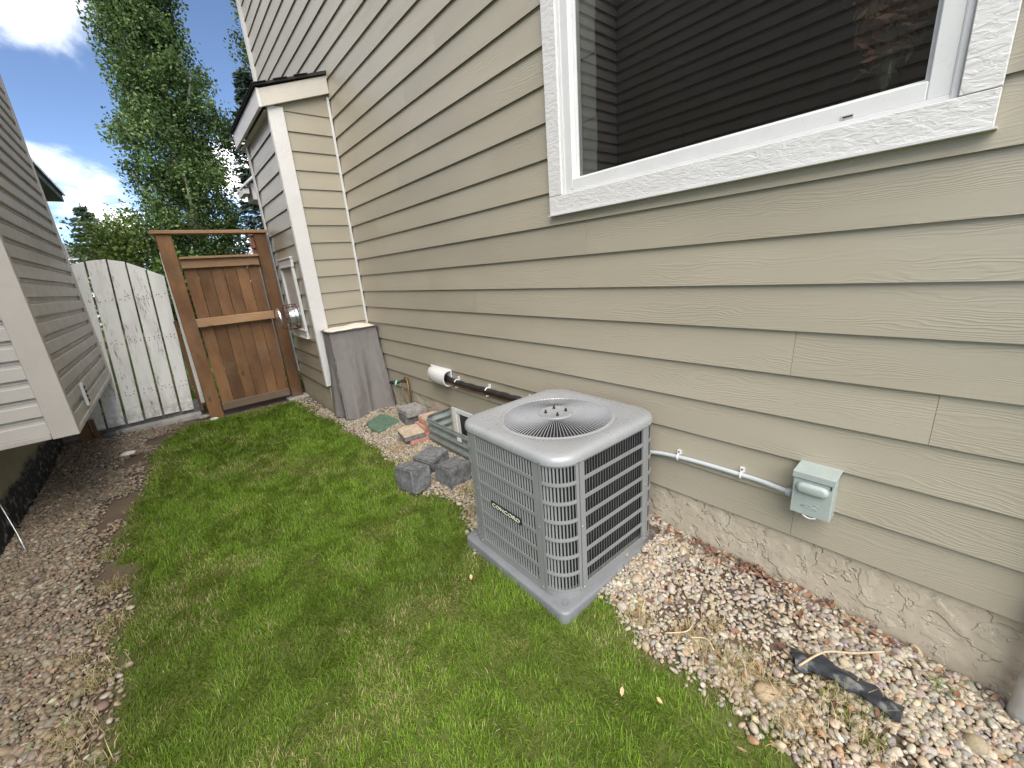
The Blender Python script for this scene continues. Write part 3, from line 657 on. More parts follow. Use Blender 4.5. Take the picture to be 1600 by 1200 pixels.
def strip(mb, samples, z0, z1, th=.003, out=0.0):
    ro = [s[0]+s[1]*out for s in samples]; ri = [s[0]-s[1]*th for s in samples]; n_ = len(samples)
    vs_ = [(p.x, p.y, z0) for p in ro]+[(p.x, p.y, z1) for p in ro]+[(p.x, p.y, z1) for p in ri]+[(p.x, p.y, z0) for p in ri]
    fs_ = []
    for i in range(n_-1):
        for a in range(4):
            b = (a+1) % 4; fs_.append((a*n_+i, a*n_+i+1, b*n_+i+1, b*n_+i))
    fs_ += [tuple(a*n_ for a in range(4)), tuple(a*n_+n_-1 for a in (3, 2, 1, 0))]
    mb.add(vs_, fs_)
def slat(mb, P, n_, r_, z0, z1, depth=.0078, tilt=R(55)):
    d = r_*math.sin(tilt)-n_*math.cos(tilt); w_ = Vector((-d.y, d.x))*.0005
    a = P-n_*.0012; b = a+d*depth
    q = [a-w_, a+w_, b+w_, b-w_]
    mb.add([(p.x, p.y, z0) for p in q]+[(p.x, p.y, z1) for p in q], [(0, 1, 5, 4), (1, 2, 6, 5), (2, 3, 7, 6), (3, 0, 4, 7), (0, 3, 2, 1), (4, 5, 6, 7)])
ROWS, RP, RZ = 7, .0895, .118
SLOT_H = .072
ztop = .748
for k in range(4):
    p = MB(); L = FL-.004
    fl = lambda a, b: [flat(k, a), flat(k, b)]
    strip(p, fl(-L, -L+.030), acz0+.012, ztop, .004, .003); strip(p, fl(L-.030, L), acz0+.012, ztop, .004, .003)
    strip(p, fl(-L+.030, L-.030), acz0+.012, RZ, .003, .0015)
    for r_i in range(ROWS):
        z1 = RZ+RP*(r_i+1) if r_i < ROWS-1 else ztop
        strip(p, fl(-L+.030, L-.030), RZ+RP*r_i+SLOT_H, z1, .003, .0015)
    pan = p.build('side_panel', 'ac', ac, bevel=0)
    lo = MB(); ns = 24
    for r_i in range(ROWS):
        for i in range(ns):
            s = -L+.034+(2*L-.068)*i/(ns-1)-.006; P, n_, rr_ = flat(k, s); slat(lo, P, n_, rr_, RZ+RP*r_i-.001, RZ+RP*r_i+SLOT_H+.001)
    tag(lo.build('louvres', 'ac', pan), None, None, None, 'stuff')
    p = MB()
    cs = lambda a, b, m=9: [corner(k, a+(b-a)*i/m) for i in range(m+1)]
    strip(p, cs(0.0, .085, 2), acz0+.012, ztop, .003, .001); strip(p, cs(.915, 1, 2), acz0+.012, ztop, .003, .001)
    strip(p, cs(.085, .915), acz0+.012, RZ, .003, .001)
    for r_i in range(ROWS):
        z1 = RZ+RP*(r_i+1) if r_i < ROWS-1 else ztop
        strip(p, cs(.085, .915), RZ+RP*r_i+SLOT_H, z1, .003, .001)
        strip(p, cs(.085, .915), RZ+RP*r_i+SLOT_H+.004, RZ+RP*r_i+SLOT_H+.011, -.001, .0035)
    pan = p.build('corner_panel', 'ac', ac, smooth=True, angle=30)
    lo = MB(); ns = 10
    for r_i in range(ROWS):
        for i in range(ns):
            P, n_, rr_ = corner(k, .115+.77*i/(ns-1)); slat(lo, P, n_, rr_, RZ+RP*r_i-.001, RZ+RP*r_i+SLOT_H+.001, .009)
    tag(lo.build('louvres', 'ac', pan), None, None, None, 'stuff')
MB().loft([rrect(AC, AH-.034, AR-.03, 6, acz0+.01), rrect(AC, AH-.034, AR-.03, 6, .72)]).build('coil', 'dark', ac)
MB().loft([rrect(AC, AH+.002, AR, 8, acz0), rrect(AC, AH+.002, AR, 8, acz0+.022), rrect(AC, AH-.02, AR-.015, 8, acz0+.022)]).build('base_pan', 'ac', ac, smooth=True, angle=40)
# top cover: a rounded square sheet with a round opening
def sqp(h, r, z):
    p = rrect(AC, h, r, 10, z); out = []
    for i, a in enumerate(p):
        out.append(a); b = p[(i+1) % len(p)]
        if i % 11 == 10: out += [tuple(a[j]+(b[j]-a[j])*q/16 for j in range(3)) for q in range(1, 16)]
    return out
ref = sqp(AH, AR, 0); angs = [math.atan2(p[1]-AC.y, p[0]-AC.x) for p in ref]
def circ(r, z): return [(AC.x+r*math.cos(a), AC.y+r*math.sin(a), z) for a in angs]
FR = .277
rings = [circ(FR-.004, .745), circ(FR-.004, .772), circ(FR, .7775), circ(FR+.008, .7785), circ(FR+.013, .7745), circ(FR+.018, .7745), circ(FR+.026, .7785)]
rings += [sqp(AH-.030, AR-.02, .7795), sqp(AH-.016, AR-.01, .778), sqp(AH-.004, AR-.002, .7725), sqp(AH+.004, AR+.003, .764), sqp(AH+.0075, AR+.006, .752), sqp(AH+.0075, AR+.006, .7375), sqp(AH+.004, AR+.003, .7375)]
MB().loft(rings, capa=False, capb=False).build('top_cover', 'ac_top', ac, smooth=True, angle=50, fix=True)
gd = MB(); NW = 104
def gzr(r): t = (r-.085)/(FR-.085); return .776+.016*(1-t*t)
for i in range(NW):
    a = 2*math.pi*i/NW; d = Vector((math.cos(a), math.sin(a))); w_ = Vector((-d.y, d.x))*.0010
    prev = None; rr_ = [.083, .15, .22, FR]
    vs_ = []
    for r_ in rr_:
        for sgn, dz in ((-1, 0), (1, 0), (1, -.004), (-1, -.004)): q = AC+d*r_+w_*sgn; vs_.append((q.x, q.y, gzr(r_)+dz))
    fs_ = []
    for j in range(3):
        for b in range(4): b2 = (b+1) % 4; fs_.append((j*4+b, j*4+b2, j*4+4+b2, j*4+4+b))
    gd.add(vs_, fs_)
for r_ in (FR-.002,): gd.tube([(AC.x+r_*math.cos(2*math.pi*k/64), AC.y+r_*math.sin(2*math.pi*k/64), gzr(r_)-.005) for k in range(65)], .0025, 5, False)
guard = gd.build('fan_guard', 'ac_wire', ac)
hub = MB().lathe([(.0, .784), (.088, .784), (.091, .790), (.089, .7955), (.082, .7965), (.076, .7945), (.0, .7945)], (AC.x, AC.y, 0), seg=40).build('hub_plate', 'ac_top', ac, smooth=True, angle=35)
for i in range(4):
    a = math.pi/4+i*math.pi/2+.15; MB().lathe([(0, .7944), (.0075, .7944), (.0075, .8005), (.0045, .8015), (.0045, .811), (0, .8112)], (AC.x+.052*math.cos(a), AC.y+.052*math.sin(a), 0), seg=10).build('bolt', 'black', hub)
MB().lathe([(FR-.005, .60), (FR-.005, .744)], (AC.x, AC.y, 0), seg=48).build('fan_shroud', 'dark', ac)
MB().lathe([(0, .60), (.08, .60), (.08, .74), (.02, .76), (0, .76)], (AC.x, AC.y, 0), seg=24).build('fan_motor', 'dark', ac, smooth=True, angle=40)
for i in range(3):
    vs_ = []
    for r_ in (.07, .15, .25):
        for t in range(5): a = i*2.094+(t-2)*.2*(.12/r_+.5); vs_.append((AC.x+r_*math.cos(a), AC.y+r_*math.sin(a), .70+(t-2)*.012))
    MB().add(vs_, [(j*5+t, j*5+t+1, j*5+6+t, j*5+5+t) for j in range(2) for t in range(4)]).build('fan_blade', 'blade', ac, smooth=True)
sc_ = MB()
for k in range(4):
    for s in (-1, 1):
        for z in (.10, .42, .735):
            for dd in ((.012,) if z == .42 else (.012, -.014)):
                P, n_, r_ = flat(k, s*(FL-dd), .003); sc_.lathe([(0, 0), (.0052, 0), (.0052, .003), (.003, .0045), (0, .0045)], (P.x, P.y, z+(.008 if dd < 0 else 0)), (n_.x, n_.y, 0), 8)
sc_.build('screws', 'screw', ac, smooth=True, angle=40)
# name badge on the lawn-side panel
P, n_, r_ = flat(0, -.002, .0035)
bm_ = Matrix(((r_.x, 0, n_.x, 0), (r_.y, 0, n_.y, 0), (0, 1, 0, 0), (0, 0, 0, 1)))
bcy = .385
P, n_, r_ = flat(0, .0, .0022)
mt_ = Matrix.Translation((P.x, P.y, bcy)) @ bm_
badge = MB().box(-.118, .118, -.017, .017, 0, .006, mt_).build('badge', 'black', ac, bevel=.002)
cu = bpy.data.curves.new('badge_text', 'FONT'); cu.body = 'CONCORD'; cu.align_x = 'CENTER'; cu.align_y = 'CENTER'; cu.size = .043; cu.extrude = .0008; cu.offset = .0003; cu.space_character = 1.02
to = bpy.data.objects.new('badge_text', cu); COL.objects.link(to)
bpy.context.view_layer.update()
me = bpy.data.meshes.new_from_object(to.evaluated_get(bpy.context.evaluated_depsgraph_get()))
bpy.data.objects.remove(to)
xsv = [v.co.x for v in me.vertices]; kx = .212/(max(xsv)-min(xsv)); ysv = [v.co.y for v in me.vertices]; ym = (max(ysv)+min(ysv))/2; ky = .0195/(max(ysv)-min(ysv))
xm = (max(xsv)+min(xsv))/2
for v in me.vertices: v.co = mt_ @ Vector(((v.co.x-xm)*kx, (v.co.y-ym)*ky, .0068+v.co.z)) - ac.location
me.name = 'lettering'; link('lettering', me, 'badge_letter', badge)

# ------------------------------------------------------------------ pipes and boxes on the wall
def arc(pts, n=8):
    """Catmull-Rom through points"""
    P = [Vector(p) for p in pts]; P = [P[0]*2-P[1]]+P+[P[-1]*2-P[-2]]; out = []
    for i in range(1, len(P)-2):
        for j in range(n):
            t = j/n; a, b, c, d = P[i-1:i+3]
            out.append(.5*((2*b)+(c-a)*t+(2*a-5*b+4*c-d)*t*t+(3*b-a-3*c+d)*t*t*t))
    return out+[P[-2]]
ls = thing('refrigerant_line', (-.05, 2.6, .58), 'black insulated pipe clipped along the siding behind the air conditioner', 'pipe')
pts = arc([(-.03, 3.27, .60), (-.05, 3.1, .59), (-.048, 2.9, .578), (-.045, 2.5, .582), (-.05, 2.1, .585), (-.06, 1.85, .55), (-.11, 1.72, .45), (-.16, 1.66, .30)], 8)
MB().tube([p+Vector((0, 0, .003*math.sin(i*2.1))) for i, p in enumerate(pts)], [.0235+.0018*math.sin(i*1.7) for i in range(len(pts))], 12).build('insulated_pipe', 'insul', ls, smooth=True)
MB().tube(arc([(-.03, 3.27, .568), (-.05, 3.1, .556), (-.048, 2.85, .548), (-.045, 2.5, .554), (-.05, 2.1, .555), (-.07, 1.85, .52), (-.13, 1.72, .40), (-.17, 1.67, .2)], 8), .0095, 8).build('liquid_line', 'copper', ls, smooth=True)
for y, z in ((2.98, .574), (2.53, .580), (2.05, .583)):
    c = MB(); c.tube([(-.047+.031*math.cos(a)-.0, y, z-.005+.036*math.sin(a)) for a in np.linspace(-2.2, 3.6-1.0, 14)] , .0055, 6); c.box(-.030, -.0195, y-.012, y+.012, z+.025, z+.055); c.build('clip', 'vinyl_white', ls, smooth=True, angle=40)
hd = thing('pipe_hood', (-.05, 3.3, .6), 'white plastic hood where the black pipe enters the siding', 'pipe cover')
h = MB(); ro, ri = [], []
yy_ = [3.10, 3.14, 3.20, 3.30, 3.40, 3.445, 3.455]; sc2 = [1.0, 1.02, 1.02, .98, .86, .6, .2]
def hs(sc, y, k=1.0):
    out = []
    for i in range(17):
        a = -math.pi/2+math.pi*i/16; zz = .595+.074*math.sin(a)*(.55+.45*sc)*k; x = -.018-.098*max(0, math.cos(a))**.55*sc*k
        out.append((x, y, zz))
    return out
h.loft([hs(s, y) for s, y in zip(sc2, yy_)], close=False, capa=False, capb=False)
h.loft([hs(s, y, .9) for s, y in zip(sc2, yy_)], close=False, capa=False, capb=False)
a0, b0 = hs(1, 3.10), hs(1, 3.10, .9); h.loft([a0, b0], close=False, capa=False, capb=False)
h.build('hood', 'vinyl_white', hd, smooth=True, angle=45)
MB().box(-.030, -.0215, 3.09, 3.46, .515, .675).build('flange', 'vinyl_white', hd, bevel=.002)
cd = thing('conduit', (-.04, .7, .52), 'thin grey conduit running along the siding to the disconnect box', 'conduit')
MB().tube(arc([(-.06, .4235, .531), (-.05, .47, .531), (-.037, .56, .531), (-.035, .66, .53), (-.036, .80, .529), (-.037, .93, .523), (-.040, 1.05, .510), (-.06, 1.15, .49), (-.12, 1.22, .46)], 7), .0105, 10).build('tube', 'pvc', cd, smooth=True)
MB().lathe([(0, 0), (.0165, 0), (.0165, .018), (.013, .022), (0, .022)], (-.058, .424, .531), (.12, 1, 0), 14).build('connector', 'pvc', cd, smooth=True, angle=40)
for y, z in ((.632, .53), (.934, .523)):
    c = MB(); c.tube([(-.036-.014*math.cos(a), y, z+.014*math.sin(a)) for a in np.linspace(-1.9, 1.9, 11)], .004, 6); c.box(-.03, -.0195, y-.009, y+.009, z+.012, z+.034); cl = c.build('clip', 'vinyl_white', cd, smooth=True, angle=40)
    MB().lathe([(0, 0), (.0042, 0), (.0035, .002), (0, .0025)], (-.030, y, z+.025), (-1, 0, 0), 8).build('clip_screw', 'black', cl)
# disconnect box
db = thing('disconnect_box', (-.06, .35, .48), 'grey-green electrical disconnect box with raised oblong handle cover', 'electrical box')
y0_, y1_ = .282, .412; zb_, zt_ = .486, .672
MB().box(-.108, -.018, y0_+.004, y1_-.004, zb_+.004, zt_-.006).build('back_box', 'box_grey', db, bevel=.003, seg=2)
lid = MB().box(-.116, -.1085, y0_, y1_, zb_, zt_-.034).box(-.1084, -.05, y0_, y0_+.0035, zb_, zt_-.034).box(-.1084, -.05, y1_-.0035, y1_, zb_, zt_-.034).build('lid', 'box_grey', db, bevel=.0015)
MB().prism([(-.017, zt_+.004), (-.122, zt_-.004), (-.122, zt_-.030), (-.117, zt_-.030), (-.117, zt_-.008), (-.017, zt_-.0015)], y0_-.004, y1_+.004, 'Y').build('hood_cap', 'box_grey', db, bevel=.0012)
ob = MB(); zc_ = .605; yc_ = (y0_+y1_)/2
def oblong(hw, hh, x):
    p = []
    for i in range(24):
        a = 2*math.pi*i/24; cx_ = (hw-hh)*(1 if math.cos(a) > 0 else -1); p.append((x, yc_+cx_+hh*math.cos(a), zc_+hh*math.sin(a)))
    return p
ob.loft([oblong(.054, .024, -.1155), oblong(.053, .023, -.122), oblong(.050, .020, -.129), oblong(.045, .015, -.133), oblong(.040, .010, -.1345)])
ob.build('handle_cover', 'box_grey', lid, smooth=True)
em = MB()
for pl_ in ([(.030, .524), (.012, .533), (-.006, .532), (-.022, .523), (-.02, .518), (.0, .520), (.014, .524), (.030, .524)], [(-.008, .535), (-.016, .542), (-.030, .536)], [(.004, .527), (-.012, .526)]):
    em.tube([(-.1165, yc_+a, b) for a, b in pl_], .0013, 5)
em.build('embossed_emblem', 'box_grey', lid, smooth=True)
MB().tube([(-.113, yc_+.022-.044*t, zb_-.0015-.009*math.sin(math.pi*t)) for t in np.linspace(0, 1, 9)], .003, 6).build('hasp_tab', 'vinyl_white', lid, smooth=True)
MB().box(-.118, -.1165, y0_+.006, y0_+.010, zt_-.05, zt_-.034).build('lid_slot', 'dark', lid)
# hose bib
hb_ = thing('garden_tap', (-.08, 4.0, 0), 'brass garden tap with teal handle on a thin standpipe', 'tap')
MB().tube([(-.075, 3.93, .0), (-.072, 3.935, .25), (-.07, 3.945, .455)], .009, 8).build('standpipe', 'brass', hb_, smooth=True)
MB().tube([(-.05, 3.96, .02), (-.045, 3.955, .2), (-.055, 3.95, .47), (-.07, 3.955, .485), (-.08, 3.98, .47)], .006, 8).build('riser', 'brass', hb_, smooth=True)
MB().tube(arc([(-.07, 3.945, .455), (-.075, 4.0, .445), (-.085, 4.08, .415), (-.09, 4.16, .385), (-.095, 4.26, .375)], 4), .014, 8).build('valve_body', 'brass', hb_, smooth=True)
MB().tube([(-.02, 4.04, .40), (-.08, 4.05, .42)], .016, 8).build('wall_stub', 'brass', hb_, smooth=True)
MB().lathe([(0, 0), (.03, .0), (.034, .008), (.03, .016), (0, .02)], (-.115, 4.12, .395), (-.6, .3, .25), 14).build('handle', 'teal', hb_, smooth=True)
MB().tube([(-.085, 4.23, .38), (-.09, 4.25, .375), (-.095, 4.33, .36)], .021, 8).build('hose_end', 'black', hb_, smooth=True)
MB().tube([(-.06, 3.97, .12), (-.10, 4.02, .22), (-.085, 4.06, .40)], .005, 6).build('drain_wire', 'brass', hb_, smooth=True)
# downspout at the near corner
ds = thing('downspout', (-.05, -.29, 0), 'round grey downpipe against the foundation at the near corner', 'downspout')
MB().tube(arc([(-.055, -.267, -.03), (-.055, -.270, .15), (-.055, -.270, .33)], 4), .028, 18).build('pipe', 'pipe', ds, smooth=True)
MB().tube([(-.055, -.2695, .32), (-.055, -.272, .42)], .036, 18).build('coupling', 'black', ds, smooth=True, angle=50)
MB().tube([(-.055, -.272, .42), (-.055, -.28, 1.2), (-.055, -.28, 3.9)], .028, 18).build('upper_pipe', 'pipe', ds, smooth=True)
# steel rod by the neighbour foundation
rd = MB().tube([(-2.895, 3.78, -.03), (-2.93, 3.90, .11), (-2.975, 4.03, .25), (-3.0, 4.1, .34)], .004, 6).build('wire_rod', 'metal', None, smooth=True, loc=(-2.895, 3.78, 0)); tag(rd, 'thin bent metal wire sticking out of the gravel by the dark foundation', 'wire')

# ------------------------------------------------------------------ window well
ww = thing('window_well', (-.15, 2.7, 0), 'corrugated galvanised window well around the basement window', 'window well')
path = [(-.004, 3.235)]+[(-.19-.10*math.sin(a), 3.135+.10*math.cos(a)) for a in np.linspace(0, math.pi/2, 9)]
path += [(-.29, y) for y in (2.9, 2.7, 2.45)]+[(-.19-.10*math.cos(a), 2.30-.10*math.sin(a)) for a in np.linspace(0, math.pi/2, 9)]+[(-.004, 2.20)]
zz = np.linspace(-.10, .265, 42); rings = []
for z in zz:
    off = .011*math.sin(z*2*math.pi/.074); row = []
    for i, (x, y) in enumerate(path):
        a = Vector(path[max(i-1, 0)]); b = Vector(path[min(i+1, len(path)-1)]); t = (b-a).normalized(); n_ = Vector((t.y, -t.x)); row.append((x+n_.x*off, y+n_.y*off, z))
    rings.append(row)
MB().loft(rings, close=False, capa=False, capb=False).build('corrugated_sheet', 'galv', ww, smooth=True)
MB().tube([(x, y, .267) for x, y in path], .006, 8).build('rolled_rim', 'galv', ww, smooth=True)
MB().box(-.3045, -.302, 2.60, 2.66, .205, .235).build('sticker', 'sticker', ww)

# ------------------------------------------------------------------ covered box against the bump-out
cv = thing('covered_appliance', (-.3, 4.72, 0), 'boxy appliance under a grey fabric cover with beige top', 'covered appliance')
def cring(z, t, n=44):
    """t 0 at the top, 1 at the hem"""
    x0_, x1_ = -.565-.05*t, -.045+.022*t; y0b, y1b = 4.61-.165*t, 4.868
    r = .03; pts = []
    per = [((x0_, y1b), (x0_, y0b), n//2), ((x0_, y0b), (x1_, y0b), n), ((x1_, y0b), (x1_, y1b), n//2), ((x1_, y1b), (x0_, y1b), 6)]
    for (a, b, m) in per:
        for i in range(m):
            u = i/m; x = a[0]+(b[0]-a[0])*u; y = a[1]+(b[1]-a[1])*u
            fold = .042*t*(math.sin(u*math.pi*(3.2 if m == n else 2.2)+t*1.4+a[0]*4))+.016*t*mnoise.noise(Vector((x*9, y*9, z*2)))+.006*mnoise.noise(Vector((x*11, y*11, z*3)))+.005*mnoise.noise(Vector((x*34, y*34, z*14)))
            tri = lambda q: abs((q % 1.0)*2-1)
            fold += .030*t*(tri(u*3.3+.25*t+.1)**3-.25)+.008*tri(u*2.1+z*.7)**4*min(1, 3*t)
            if m == n: pts.append((x, y-fold, z))
            elif a[0] == x0_ and b[0] == x0_: pts.append((x-fold*.8, y, z))
            elif a[0] == x1_ and b[0] == x1_: pts.append((min(x+fold*.6, -.024), y, z))
            else: pts.append((x, y, z))
    return pts
rings = []
for i in range(46):
    t = i/45; z = 1.0-.965*t; rg = cring(z, t**1.2)
    if i == 45: rg = [(x, y, z+.02*mnoise.noise(Vector((x*6, y*6, 0)))) for x, y, _ in rg]
    rings.append(rg)
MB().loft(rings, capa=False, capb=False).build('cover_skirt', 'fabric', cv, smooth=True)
tp = MB(); nn = 12; vs_ = []
for i in range(nn+1):
    for j in range(nn+1):
        u, v = i/nn, j/nn; x = -.575+.54*u; y = 4.59+.283*v; e_ = min(u, 1-u, v, 1-v)
        vs_.append((x, y, .992+.022*min(1, e_*9)+.022*mnoise.noise(Vector((x*5, y*5, 2)))+.018*math.exp(-((u-.72)**2+(v-.6)**2)*9)))
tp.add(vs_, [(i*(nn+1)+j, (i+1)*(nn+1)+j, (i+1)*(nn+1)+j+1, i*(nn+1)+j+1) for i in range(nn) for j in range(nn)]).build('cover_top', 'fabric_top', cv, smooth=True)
sm = MB(); c4 = [(-.578, 4.873), (-.578, 4.587), (-.034, 4.587), (-.034, 4.873)]
sm.tube([(x, y, .992+.006*mnoise.noise(Vector((x*20, y*20, 0)))) for a, b in zip(c4[:-1], c4[1:]) for (x, y) in [(a[0]+(b[0]-a[0])*t, a[1]+(b[1]-a[1])*t) for t in np.linspace(0, .95, 12)]]+[(-.034, 4.873, .992)], .0055, 6).build('piping', 'fabric', cv, smooth=True)

# ------------------------------------------------------------------ valve box lid
vb = thing('valve_box', (-.31, 4.2, .05), 'flat green plastic irrigation valve box lid set in the gravel', 'valve box')
poly = [(-.505, 4.16), (-.38, 4.245), (-.28, 4.29), (-.245, 4.15), (-.235, 3.89), (-.38, 3.83), (-.52, 3.80), (-.54, 3.95)]
zv = .050
MB().prism(poly, -.05, zv, 'Z').build('lid', 'valve', vb, bevel=.012, seg=2)
inner = [((x+.38)*.80-.38, (y-4.04)*.80+4.04) for x, y in poly]
MB().prism(inner, zv+.0005, zv+.004, 'Z').build('lid_panel', 'valve', vb, bevel=.003)

# ------------------------------------------------------------------ pavers and blocks
def paver(x, y, z, sx, sy, sz, rz, mat, label, name='paving_stone', tiltx=0, tilty=0, group='spare pavers piled by the window well', cat='paver', bevel=.008, rough=.002, front=0.0):
    bm = bmesh.new(); bmesh.ops.create_cube(bm, size=1)
    bmesh.ops.scale(bm, vec=(sx, sy, sz), verts=bm.verts)
    bmesh.ops.bevel(bm, geom=bm.edges[:], offset=bevel, segments=2, affect='EDGES')
    bmesh.ops.subdivide_edges(bm, edges=[e for e in bm.edges if e.calc_length() > .03], cuts=5 if front else 4, use_grid_fill=True)
    sd_ = random.uniform(0, 99)
    for v in bm.verts:
        n1 = mnoise.noise(v.co*14+Vector((sd_, 0, 0))); n2 = mnoise.noise(v.co*45+Vector((0, sd_, 0)))
        v.co += v.normal*(n1*rough*1.5+n2*rough)
        if front and v.co.y < -sy*.38: v.co.y += -front*(.6+.9*mnoise.noise(v.co*22+Vector((sd_, 3, 0)))+.5*mnoise.noise(v.co*60))
    me = bpy.data.meshes.new(name); bm.to_mesh(me); bm.free(); me.polygons.foreach_set('use_smooth', [True]*len(me.polygons)); me.set_sharp_from_angle(angle=R(38))
    o = link(name, me, mat, None, (x, y, z+sz/2)); o.rotation_euler = (R(tiltx), R(tilty), R(rz)); return tag(o, label, cat, group)
PV = [
 (-.150, 3.80, .02, .20, .25, .085, -8, 'pav_dark', 'lower charcoal paver of the far pair under the tap'),
 (-.140, 3.78, .106, .22, .29, .062, -4, 'pav_grey', 'upper grey paver with rough edge on the far pair under the tap'),
 (-.160, 3.41, .02, .21, .24, .075, -8, 'pav_pink', 'pink paver under the rose tan one, touching the window well'),
 (-.125, 3.39, .096, .20, .23, .065, -6, 'pav_rose', 'rose tan paver on top of the pink one beside the window well'),
 (-.320, 3.32, .015, .24, .22, .045, -6, 'pav_pink', 'pink paver lying lowest in front, half under the tan paver'),
 (-.375, 3.35, .061, .20, .25, .038, -10, 'pav_dark', 'charcoal paver sandwiched between the tan and the lowest pink paver'),
 (-.380, 3.355, .100, .195, .245, .024, -10, 'pav_tan', 'thin tan paver lying on top of the front pile'),
]
for x, y, z, a, b, c, rz, mt, lab in PV: paver(x, y, z+float(gz(x, y))-.02, a, b, c, rz, mt, lab)
G_ = 'retaining blocks by the window well'
paver(-.752, 2.60, .0, .155, .23, .175, 6, 'block', 'leftmost charcoal retaining block at the lawn edge', 'retaining_block', -7, 5, G_, 'block', .009, .007, .014)
paver(-.505, 2.775, .0, .21, .20, .135, 16, 'block', 'rear charcoal retaining block between its two neighbours and the corrugated well', 'retaining_block', 4, -6, G_, 'block', .009, .007, .014)
paver(-.500, 2.44, .0, .20, .20, .155, 4, 'block', 'charcoal retaining block nearest the air conditioner', 'retaining_block', -4, 3, G_, 'block', .009, .007, .014)

# ------------------------------------------------------------------ plastic strip, twigs
ps = MB(); c_ = [(-.395, .275), (-.37, .225), (-.355, .16), (-.35, .10), (-.352, .04), (-.355, -.02)]
cen = arc([(x, y, 0) for x, y in c_], 6); top, bot = [], []
for i, p in enumerate(cen):
    t = i/(len(cen)-1); row = []
    d = (cen[min(i+1, len(cen)-1)]-cen[max(i-1, 0)]).normalized(); n_ = Vector((d.y, -d.x, 0))
    for j in range(9):
        u = (j/8-.5)*(.082-.015*t)*(1+.12*math.sin(i*.9)); q = p+n_*u
        zq = float(gz(q.x, q.y))+.036+.014*math.cos(j/8*math.pi*2-math.pi)*(.5+.5*math.sin(i*.5))+.008*mnoise.noise(Vector((q.x*40, q.y*40, 1)))
        row.append((q.x, q.y, zq))
    top.append(row)
bot = [[(x, y, z-.003) for x, y, z in row] for row in top]
ps.loft(top, close=False, capa=False, capb=False); ps.loft(bot, close=False, capa=False, capb=False)
tag(ps.build('plastic_strip', 'plasticstrip', None, smooth=True, loc=(-.36, .13, .02)), 'crumpled black plastic strip lying on the pebbles', 'plastic strip')
def twig(pts, r, label):
    p = [Vector((x, y, float(gz(x, y))+z)) for x, y, z in pts]
    tag(MB().tube(arc(p, 6), r, 6).build('twig', 'twig', None, smooth=True, loc=p[0]), label, 'twig', 'dry twigs on the gravel')
twig([(-.43, .25, .045), (-.33, .20, .064), (-.24, .13, .045), (-.14, .06, .034)], .0038, 'long tan twig lying across the black plastic strip')
twig([(-.62, .66, .03), (-.56, .60, .035), (-.50, .60, .03)], .003, 'short pale twig on the pebbles near the pad')
twig([(-.57, .58, .028), (-.54, .53, .034), (-.56, .49, .028)], .003, 'small bleached stick beside the short pale twig')

# ------------------------------------------------------------------ pebbles
def unit_ico(sub):
    bm = bmesh.new(); bmesh.ops.create_icosphere(bm, subdivisions=sub, radius=1); bm.verts.ensure_lookup_table()
    V = np.array([v.co[:] for v in bm.verts]); F = np.array([[v.index for v in f.verts] for f in bm.faces]); bm.free(); return V, F
def rotm(n, tilt):
    a = rng.uniform(0, 2*np.pi, n); b = rng.normal(0, tilt, n); c = rng.normal(0, tilt, n)
    ca, sa, cb, sb, cc, sc = np.cos(a), np.sin(a), np.cos(b), np.sin(b), np.cos(c), np.sin(c)
    Rz = np.zeros((n, 3, 3)); Rz[:, 0, 0] = ca; Rz[:, 0, 1] = -sa; Rz[:, 1, 0] = sa; Rz[:, 1, 1] = ca; Rz[:, 2, 2] = 1
    Rx = np.zeros((n, 3, 3)); Rx[:, 0, 0] = 1; Rx[:, 1, 1] = cb; Rx[:, 1, 2] = -sb; Rx[:, 2, 1] = sb; Rx[:, 2, 2] = cb
    Ry = np.zeros((n, 3, 3)); Ry[:, 1, 1] = 1; Ry[:, 0, 0] = cc; Ry[:, 0, 2] = sc; Ry[:, 2, 0] = -sc; Ry[:, 2, 2] = cc
    return Rz @ Rx @ Ry
def pebbles(P, size, pal, sub, flat_=.6):
    V, F = unit_ico(sub); n = len(P); V = np.repeat(V[None], n, 0)
    bumpy = 1+.16*np.sin(V[..., 0]*2.3+rng.uniform(0, 6, (n, 1)))*np.sin(V[..., 1]*2.1+rng.uniform(0, 6, (n, 1)))+.10*np.sin(V[..., 2]*3+V[..., 0]*1.7+rng.uniform(0, 6, (n, 1)))
    V = V*bumpy[..., None]
    S = np.stack([size*rng.uniform(.95, 1.4, n), size*rng.uniform(.68, 1.0, n), size*rng.uniform(flat_-.12, flat_+.15, n)], -1)
    V = np.einsum('nij,nkj->nki', rotm(n, .38), V*S[:, None, :])+P[:, None, :]
    T = (F[None]+np.arange(n)[:, None, None]*V.shape[1]).reshape(-1, 3)
    ci = rng.choice(len(pal), n, p=np.array([q[3] for q in pal])/sum(q[3] for q in pal)); c = np.array([q[:3] for q in pal])[ci]*rng.uniform(.68, .96, (n, 1))
    c = c*(1+rng.normal(0, .04, (n, 3)))
    C = np.repeat(np.clip(c, .02, .9)[:, None], V.shape[1], 1).reshape(-1, 3)
    return V.reshape(-1, 3), T, C
def jgrid(x0, x1, y0, y1, s):
    X, Y = np.meshgrid(np.arange(x0, x1, s), np.arange(y0, y1, s*.9), indexing='ij'); X = X.ravel()+rng.uniform(-.48, .48, X.size)*s; Y = Y.ravel()+rng.uniform(-.48, .48, Y.size)*s; return X, Y
PAL_R = [(.46, .385, .285, 3.2), (.49, .44, .355, 3), (.38, .345, .295, 3), (.42, .325, .225, 1.8), (.32, .265, .21, 2), (.52, .485, .42, 1.1), (.44, .27, .16, .25), (.27, .25, .23, 1.5), (.42, .36, .29, 2)]
